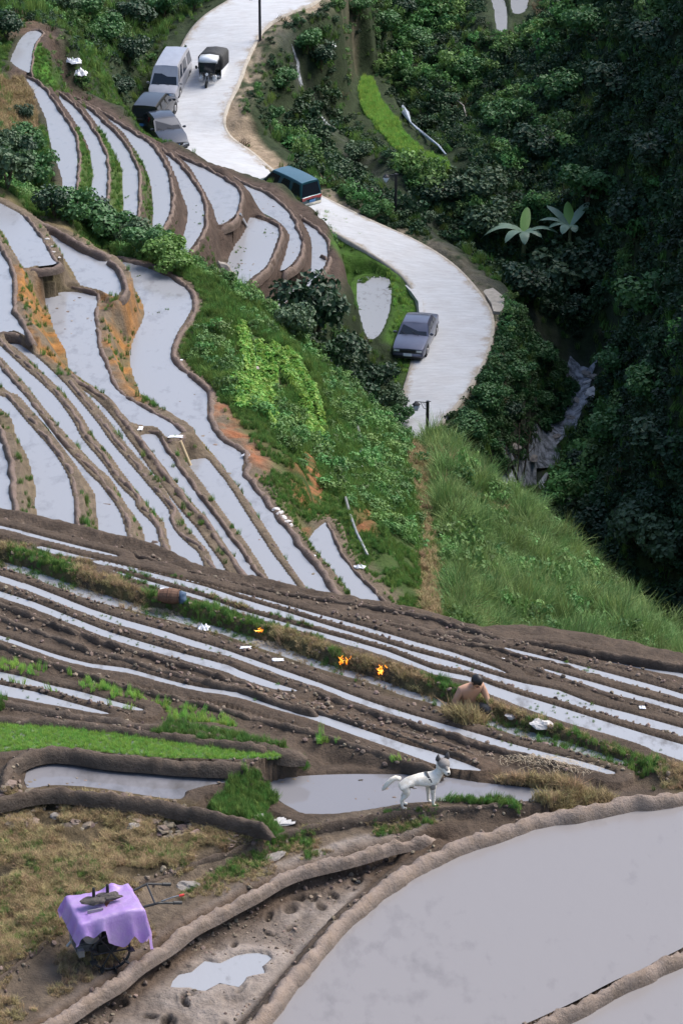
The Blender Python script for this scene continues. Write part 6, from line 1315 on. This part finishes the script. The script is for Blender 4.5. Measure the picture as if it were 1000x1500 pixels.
# water spout with white chute between two paddies, log, poles, hoses
M['bamboo'] = mat('pale_bamboo', (.48,.37,.22), .6); M['wood'] = mat('weathered_log', (.26,.23,.21), .9, noise_amt=.3, noise_scale=9)
def span(name, a, b, r, material, label, cat, r2=None, n=8):
    bm = bmesh.new(); add_tube(bm, (0,0,0), Vector(b) - Vector(a), r, r2, n); o = bm_obj(name, bm, M[material], None, False, a); return meta(o, label, cat)
a = Vector(uvz(264, 646, -33.1)) + Vector((0,0,CZ)); b = Vector(uvz(279, 682, -33.85)) + Vector((0,0,CZ))
span('bamboo_spout', a, b, .055, 'bamboo', 'bamboo spout pouring water from the upper paddy into the lower one', 'spout')
crumple(258, 640, .22, .10, 'white slab at the head of the bamboo spout', 21, 'slab', 'slab', dmin=60, h=.1); crumple(206, 628, .08, .16, 'white plastic outlet in the dike between two paddies', 22, 'outlet', 'outlet', dmin=60, h=.3); crumple(281, 685, .12, .06, 'white splash where the bamboo spout meets the water', 23, 'splash', 'splash', dmin=60, h=.2)
p1 = Vector(on_ground(352, 551, 60)); p2 = Vector(on_ground(377, 545, 60)); span('log', p1 + Vector((0,0,.15)), p2 + Vector((0,0,.15)), .11, 'wood', 'short weathered log lying across the slope above the vegetable bed', 'log', .09)
a = Vector(uvz(50, 396, -32.0)) + Vector((0,0,CZ)); b = Vector(uvz(58, 428, -33.1)) + Vector((0,0,CZ))
M['fall'] = mat('falling_water', (.65,.67,.70), .25, transl=.3); span('water_trickle', a, b, .035, 'fall', 'thin trickle falling down the mossy wall into the paddy', 'water')
a = Vector(uvz(352, 313, -43.6)) + Vector((0,0,CZ)); b = Vector(uvz(362, 331, -44.95)) + Vector((0,0,CZ)); span('water_trickle', a, b, .05, 'fall', 'white trickle down the dark bank of the far terraces', 'water')
# pale outfall right of the stream
a = Vector(on_ground(800, 697, 118)); b = Vector(on_ground(790, 742, 118))
bm = bmesh.new(); add_path(bm, [(0,0,.1), tuple((b - a) * .35 + Vector((-.15,0,.15))), tuple((b - a) * .7 + Vector((.1,0,.1))), tuple((b - a) + Vector((0,0,.1)))], [.10,.16,.14,.22], 7); meta(bm_obj('small_waterfall', bm, M['fall'], None, True, a), 'thin white side waterfall on the dark rocks right of the stream', 'waterfall')
# white netting along the green plot
M['net'] = mat('white_netting', (.28,.32,.38), .9, noise_amt=.5, noise_scale=10)
net = [Vector(on_ground(u, v, 140)) for u, v in ((590,163),(593,172),(602,184),(613,196),(625,209),(640,221),(655,231))]
bm = bmesh.new(); add_path(bm, [tuple(q - net[0] + Vector((0,0,.3))) for q in net], [.18,.16,.08,.11,.08,.06,.05], 8)
for v in bm.verts: v.co += Vector((noise.noise(v.co*2.1), noise.noise(v.co*2.3), noise.noise(v.co*1.9))) * .22
meta(bm_obj('netting', bm, M['net'], None, False, net[0]), 'rolled whitish netting lying along the edge of the curved green plot', 'netting')
hose = [Vector(on_ground(u, v, 130)) for u, v in ((648,150),(665,153),(678,163),(682,178),(676,190),(661,198))]
bm = bmesh.new(); add_path(bm, [tuple(q - hose[0] + Vector((0,0,.4))) for q in hose], .045, 6); meta(bm_obj('bent_cane', bm, M['wood'], None, True, hose[0]), 'bent pale cane arching on the hillside right of the green plot', 'cane')
p1 = Vector(on_ground(590, 106, 150)); meta(span('stake', p1, p1 + Vector((0,0,1.1)), .05, 'net', 'pale stake standing above the curved green plot', 'stake'))
ditch = [Vector(on_ground(u, v, 60)) for u, v in ((522,628),(527,645),(529,665),(528,690))]
bm = bmesh.new(); add_path(bm, [tuple(q - ditch[0] + Vector((0,0,.12))) for q in ditch], .10, 7); meta(bm_obj('grey_pipe', bm, M['alu'], None, True, ditch[0]), 'grey pipe running down the grassy slope, upper one', 'pipe')
ditch = [Vector(on_ground(u, v, 60)) for u, v in ((505,730),(513,760),(522,785),(532,805),(538,818))]
bm = bmesh.new(); add_path(bm, [tuple(q - ditch[0] + Vector((0,0,.10))) for q in ditch], .05, 7); meta(bm_obj('grey_pipe', bm, M['alu'], None, True, ditch[0]), 'thin grey pipe in the grass beside the small lower paddy', 'pipe')
# concrete apron on the outside of the bend and the drain kerb by the lower sedan
def slab(name, pix, z, th, label, cat, material, dz=0):
    P = [Vector(uvz(u, v, z)) + Vector((0,0,CZ + dz)) for u, v in pix]; bm = bmesh.new(); f = bm.faces.new([bm.verts.new(p) for p in P]); r_ = bmesh.ops.extrude_face_region(bm, geom=[f])
    for v in [g for g in r_['geom'] if isinstance(g, bmesh.types.BMVert)]: v.co.z -= th
    return meta(bm_obj(name, bm, M[material]), label, cat)
slab('concrete_apron', [(685,401),(700,407),(718,420),(738,436),(738,449),(733,458),(722,457),(719,445),(705,425)], -51.0, 1.2, 'weathered concrete retaining apron on the outside of the road bend', 'retaining wall', 'kerb', .05)
slab('drain_kerb', [(575,401),(582,405),(607,425),(618,440),(620,465),(614,466),(612,444),(602,430)], -50.8, .4, 'pale concrete drain kerb along the grass inside the bend', 'kerb', 'concrete', .10)
# bigger shrubs and trees, each its own thing
def bush_mesh(seed, n, leaf, mt, lobes=7, flat=.8):
    me = leafball(n, 1.0, leaf, seed, 'crown', flat, .45, lobes, .4); me.materials.append(M[mt]); return me
M['bushpale'] = mat('bush_leaves_pale', (.07,.12,.058), .55, spec=.4, noise_amt=.35, noise_scale=2.5, transl=.22); M['bushgreen'] = mat('bush_leaves_green', (.06,.15,.045), .55, spec=.4, noise_amt=.35, noise_scale=2.5, transl=.25); M['bushdark'] = mat('bush_leaves_dark', (.024,.058,.027), .55, spec=.4, noise_amt=.4, noise_scale=2.5, transl=.18); M['bushyoung'] = mat('bush_leaves_young', (.13,.24,.05), .55, spec=.4, noise_amt=.3, noise_scale=2.5, transl=.3)
BM = {k: [bush_mesh(200 + i*7 + j, 1300, .16, m_) for j in range(3)] for i, (k, m_) in enumerate((('pale','bushpale'),('green','bushgreen'),('dark','bushdark'),('young','bushyoung')))}
def bush(u, v, r_, kind, label, dmin=0, name='shrub', cat='shrub', group=None, trunk=.5, hf=1.0, k=[0]):
    k[0] += 1; p = on_ground(u, v, dmin); t = thing(name, label, cat, (p[0], p[1], p[2] - .05), random.uniform(0, 6.28), group)
    bm = bmesh.new()
    for s in range(4):
        a = s * 1.57 + .4; add_path(bm, [(0,0,-.3), (math.cos(a)*.06*r_, math.sin(a)*.06*r_, trunk*r_*.6), (math.cos(a)*.35*r_, math.sin(a)*.35*r_, trunk*r_ + .45*r_*hf)], [.055*r_, .04*r_, .015*r_], 6)
    bm_obj('trunk', bm, M['bark'], t, True)
    c = new_obj('crown', BM[kind][k[0] % 3], None, t); c.location = (0, 0, trunk * r_ * .6); c.scale = (r_, r_, r_ * hf); return t
bush(462, 505, 2.1, 'dark', 'large round dark leafed tree on the slope edge above the vegetable beds', 60, 'tree', 'tree', hf=1.15); bush(505, 535, 1.4, 'dark', 'dark bushy tree right of the large round one', 60, 'tree', 'tree'); bush(545, 575, 1.3, 'dark', 'dark bush hiding the inner road edge above the lower lamp', 60); bush(578, 600, .9, 'pale', 'thin pale bush with twigs over the road beside the lower lamp', 60)
bush(430, 495, 1.1, 'pale', 'paler bush left of the large round tree', 60); bush(585, 625, .8, 'green', 'small bush at the foot of the thin pale one', 60)
for k, (u, v, r_, kd, lab) in enumerate(((80,318,.9,'dark','leftmost bush of the hedge behind the upper left paddies'),(105,325,1.0,'green','second bush from the left in the hedge behind the paddies'),(132,338,1.0,'dark','third bush in the hedge behind the paddies'),(158,352,1.05,'green','fourth and tallest bush in the hedge behind the paddies'),(186,362,1.0,'pale','fifth bush in the hedge behind the paddies'),(212,376,1.0,'green','sixth bush in the hedge behind the paddies'),(238,388,.9,'young','yellow green bush near the right end of the hedge'),(258,400,.75,'young','small yellow green bush at the right end of the hedge'))):
    bush(u, v, r_, kd, lab, 60, group='hedge behind the left paddies', hf=.9)
for k, (u, v, r_, kd, lab) in enumerate(((42,222,1.0,'green','leafy bush left of the highest paddy strip'),(30,245,1.1,'dark','dark bush below the leafy one at the left of the highest paddy strip'),(52,272,1.15,'green','lowest big bush left of the highest paddy strip'),(12,275,1.2,'pale','pale bush at the left edge above the paddies'),(38,178,.6,'dark','small dark bush between the brown slope and the highest paddy strip'),(2,232,1.0,'pale','bush cut by the left edge of the picture'))): bush(u, v, r_, kd, lab, 100)
vt = [(820,440,3.2,'pale','large pale leafed tree below the banana plants'),(870,420,2.4,'dark','dark tree right of the tree below the banana plants'),(770,440,2.2,'dark','dark tree at the foot of the banana plants'),(700,300,2.3,'pale','pale feathery tree at the right end of the green plot'),(720,350,2.2,'pale','second pale tree, left of the banana plants'),(640,300,1.6,'dark','dark shrub below the green plot'),(545,318,.8,'green','shrub behind the middle lamp post'),(622,330,.9,'pale','grey green shrub right of the middle lamp post'),(790,235,2.2,'dark','dark tree high on the far slope'),(860,300,2.4,'green','broad green tree in the middle of the far slope'),(930,350,2.4,'dark','broad dark tree on the right of the far slope'),(960,250,2.6,'dark','tree high at the right edge of the far slope'),(740,190,1.9,'green','green tree above the dark far slope'),(820,150,2.0,'green','green tree near the top right terraces'),(900,150,2.4,'dark','dark tree on the upper right slope'),(960,90,2.4,'dark','highest dark tree at the upper right'),(680,120,1.6,'green','shrub above the bent cane'),(860,60,2.0,'green','green shrub on the top right slope'),(620,75,1.6,'green','shrub above the curved green plot'),(560,50,1.7,'green','bright shrub on the top edge above the gully'),(520,25,1.4,'green','shrub beside the road at the very top'),(590,30,1.5,'dark','dark shrub at the top between two green ones'),
 (960,470,2.4,'green','green tree on the right valley side above the stream'),(905,555,1.6,'green','bush overhanging the cascade from the right'),(960,590,2.0,'green','lighter bush halfway down the right valley side'),(905,650,1.8,'green','bush on the right valley side beside the rapids'),(970,680,2.2,'dark','dark bush on the right valley side at mid height'),(860,700,1.5,'dark','dark bush above the small side waterfall'),(930,800,2.2,'pale','pale leafed tree low on the right valley side'),(985,830,2.3,'pale','pale leafed tree at the right edge above the grass ridge'),(880,790,1.6,'dark','dark bush low in the valley behind the grass ridge'),(960,760,1.6,'dark','dark bush above the pale leafed tree'),(830,470,1.5,'dark','dark bush above the head of the cascade'),(790,530,1.3,'green','bush left of the cascade head'),
 (760,560,1.2,'green','bush in the middle of the slope below the bend'),(715,600,1.2,'green','bush near the road edge below the bend'),(690,640,1.2,'green','lowest bush between the road end and the stream'),(745,620,1.2,'dark','darker bush above the bare stems'),(790,600,1.0,'green','bush on the left bank of the rapids'),(660,660,1.0,'green','bush at the foot of the lower lamp'),
 (450,75,1.4,'green','shrub right of the top bend of the road'),(415,130,1.2,'green','shrub beside the earth shoulder of the upper road'),(400,180,1.0,'green','low shrub beside the widened road shoulder'),(470,100,1.6,'dark','dark shrub at the head of the gully'),(525,235,1.2,'pale','grey green shrub left of the middle lamp post'),(450,225,1.1,'green','shrub on the verge right of the teal van'),(500,262,1.1,'pale','pale shrub in the gully beside the middle lamp'),
 (200,40,1.8,'dark','dark bush on the bank left of the silver minivan'),(160,60,1.6,'green','green bush high on the bank left of the minivan'),(190,95,1.6,'dark','dark bush left of the silver minivan'),(175,140,1.2,'dark','dark bush left of the black car'),(240,25,1.6,'green','green bush beside the top stretch of road'),(130,30,1.6,'green','green bush at the top left of the bank'),(90,20,1.4,'pale','bush above the highest paddy'),(285,15,1.2,'green','small bush at the road edge near the top'),(10,60,1.5,'dark','dark bush left of the highest paddy')]
for u, v, r_, kd, lab in vt: bush(u, v, r_ * .8, kd, lab, 108, 'tree' if r_ >= 2 else 'shrub', 'tree' if r_ >= 2 else 'shrub', hf=.9)
# banana plants
M['banana'] = mat('banana_leaf', (.22,.32,.22), .45, spec=.5, transl=.3, noise_amt=.15, noise_scale=3); M['bananayoung'] = mat('young_banana_leaf', (.20,.36,.08), .45, transl=.3); M['stem'] = mat('banana_stem', (.14,.15,.06), .6)
def banana(u, v, label, leaves, hgt):
    p = on_ground(u, v, 120); t = thing('banana_plant', label, 'banana plant', (p[0], p[1], p[2] - .1), 0, 'banana plants on the far slope')
    bm = bmesh.new(); add_path(bm, [(0,0,-.3),(.02,0,hgt*.5),(.05,0,hgt)], [.17,.13,.08], 8); bm_obj('stem', bm, M['stem'], t, True)
    for (az, L, droop, yng) in leaves:
        bm = bmesh.new(); n = 10; pr = None; ca, sa = math.cos(az), math.sin(az)
        for i in range(n+1):
            k = i/n; r_ = L * (k * (1 - .12*droop*k)); z = hgt + L * (.75 * k - droop * k * k * .85); w_ = .30 * math.sin(min(1, k*1.05 + .06) * math.pi) ** .55 * (1 if k < 1 else .1)
            fl = .10 * w_; row = [bm.verts.new((ca*r_ - sa*w_, sa*r_ + ca*w_, z - fl)), bm.verts.new((ca*r_, sa*r_, z + .02)), bm.verts.new((ca*r_ + sa*w_, sa*r_ - ca*w_, z - fl))]
            if pr: bm.faces.new((pr[0], pr[1], row[1], row[0])); bm.faces.new((pr[1], pr[2], row[2], row[1]))
            pr = row
        bm_obj('leaf', bm, M['bananayoung' if yng else 'banana'], t, True)
banana(765, 392, 'left banana plant with broad pale drooping leaves', [(6.1,2.4,.9,0),(2.9,2.0,.7,0),(3.3,2.9,1.0,0),(2.7,1.9,.9,0),(4.0,2.2,1.1,0),(4.7,1.8,1.2,0),(.4,1.4,1.2,0),(5.6,1.6,1.0,0),(1.4,1.9,.15,1)], 2.2)
banana(832, 382, 'right banana plant with upright leaves', [(2.3,2.2,.45,0),(.9,2.3,.35,0),(3.4,1.6,1.0,0),(5.0,1.2,1.1,0),(1.6,1.7,.1,1),(4.3,1.6,1.1,0),(3.0,2.1,.8,0)], 2.2)
# leafless stems rising by the stream
for k, (u, v, h_, lean) in enumerate(((757,705,3.2,.05),(765,700,2.6,.35),(745,712,2.2,-.2))):
    p = on_ground(u, v, 120); bm = bmesh.new(); add_path(bm, [(0,0,-.3),(lean*.4,0,h_*.4),(lean,0,h_)], [.06,.045,.015], 6)
    for q in range(5):
        zz = h_ * (.35 + .13*q); s_ = 1 if q % 2 else -1; add_path(bm, [(lean*zz/h_,0,zz),(lean*zz/h_ + s_*.3,0,zz+.35),(lean*zz/h_ + s_*.45,0,zz+.8)], [.025,.018,.006], 5)
    meta(bm_obj('bare_sapling', bm, M['bark'], None, True, p), ['tallest leafless sapling beside the lower stream','leaning leafless sapling right of the tallest one','shortest leafless sapling left of the tallest one'][k], 'sapling', 'leafless saplings by the stream')
# heap of cut straw on the ridge
x, y, z, d = sample(60000, (120, 165), (-.165, -.09)); zb = plan([(0,120),(40,120),(52,170),(45,230),(10,245),(-60,235),(-60,120)]); k = inside(zb, x, y) & (d > .4)
scatter('brown_slope_grass', 'straw', rows(x[k], y[k], z[k], .32, .3, .3, 1.0), 'dry brownish grass on the slope at the upper left', 'dry grass')
def heap(u, v, sx, sy, n, label, seed):
    p = on_ground(u, v); r = np.random.default_rng(seed); V = []; Fc = []
    for i in range(n):
        x, y = r.normal(0, sx), r.normal(0, sy); z = max(0, .10 * (1 - (x/sx/2)**2 - (y/sy/2)**2)) * r.random(); a = r.normal(-.35, .7); L = r.uniform(.06,.16); dz = r.normal(0,.03); k = len(V); w_ = .004
        V += [(x-math.cos(a)*L/2, y-math.sin(a)*L/2, z), (x+math.sin(a)*w_, y-math.cos(a)*w_, z+.02), (x+math.cos(a)*L/2, y+math.sin(a)*L/2, z+dz), (x-math.sin(a)*w_, y+math.cos(a)*w_, z+.02)]; Fc.append((k,k+1,k+2,k+3))
    me = bpy.data.meshes.new('straw_heap'); me.from_pydata(V, [], Fc); o = new_obj('straw_heap', me, M['strawcut']); o.location = (p[0], p[1], p[2] + .02); o.rotation_euler = (0,0,R(-12)); return meta(o, label, 'straw')
M['strawcut'] = mat('cut_straw', (.42,.34,.24), .85, transl=.15)
heap(240, 902, .32, .07, 900, 'pale heap of cut straw on the furrow ridge below the basket', 1); heap(677, 1047, .20, .09, 1500, 'pale cut straw lying around the crouching person', 2); heap(395, 950, .3, .06, 500, 'thin spread of straw on the ridge below the tiny flame', 3); heap(800, 1120, .4, .10, 500, 'tawny straw beside the right end of the furrows', 4)
P = PADW['field']; b0, b1 = P[:, :2].min(0), P[:, :2].max(0); x = rng.uniform(b0[0], b1[0], 1800); y = rng.uniform(b0[1], b1[1], 1800); k = inside(P, x, y) & (fbm(x * .45, y * .45, 3) > -.05)
scatter('field_weeds', 'short', rows(x[k], y[k], np.full(k.sum(), -50.62), .13, .3, .2, 1.0), 'green plants growing in the shallow plot inside the bend', 'weeds')
patch('verge_grass', 'bright', [(470,345),(505,350),(560,390),(600,420),(612,450),(606,500),(596,560),(575,520),(585,480),(575,430),(530,395),(480,372)], -50.4, 2600, .20, .9, 'bright grass on the verge inside the road bend', 'grass', (.4, -.5))
patch('straw_screen', 'straw', [(655,1036),(700,1040),(704,1056),(690,1062),(660,1058)], -21.35, 260, .17, 1.1, 'tall pale straw standing in front of the crouching person', 'dry grass')
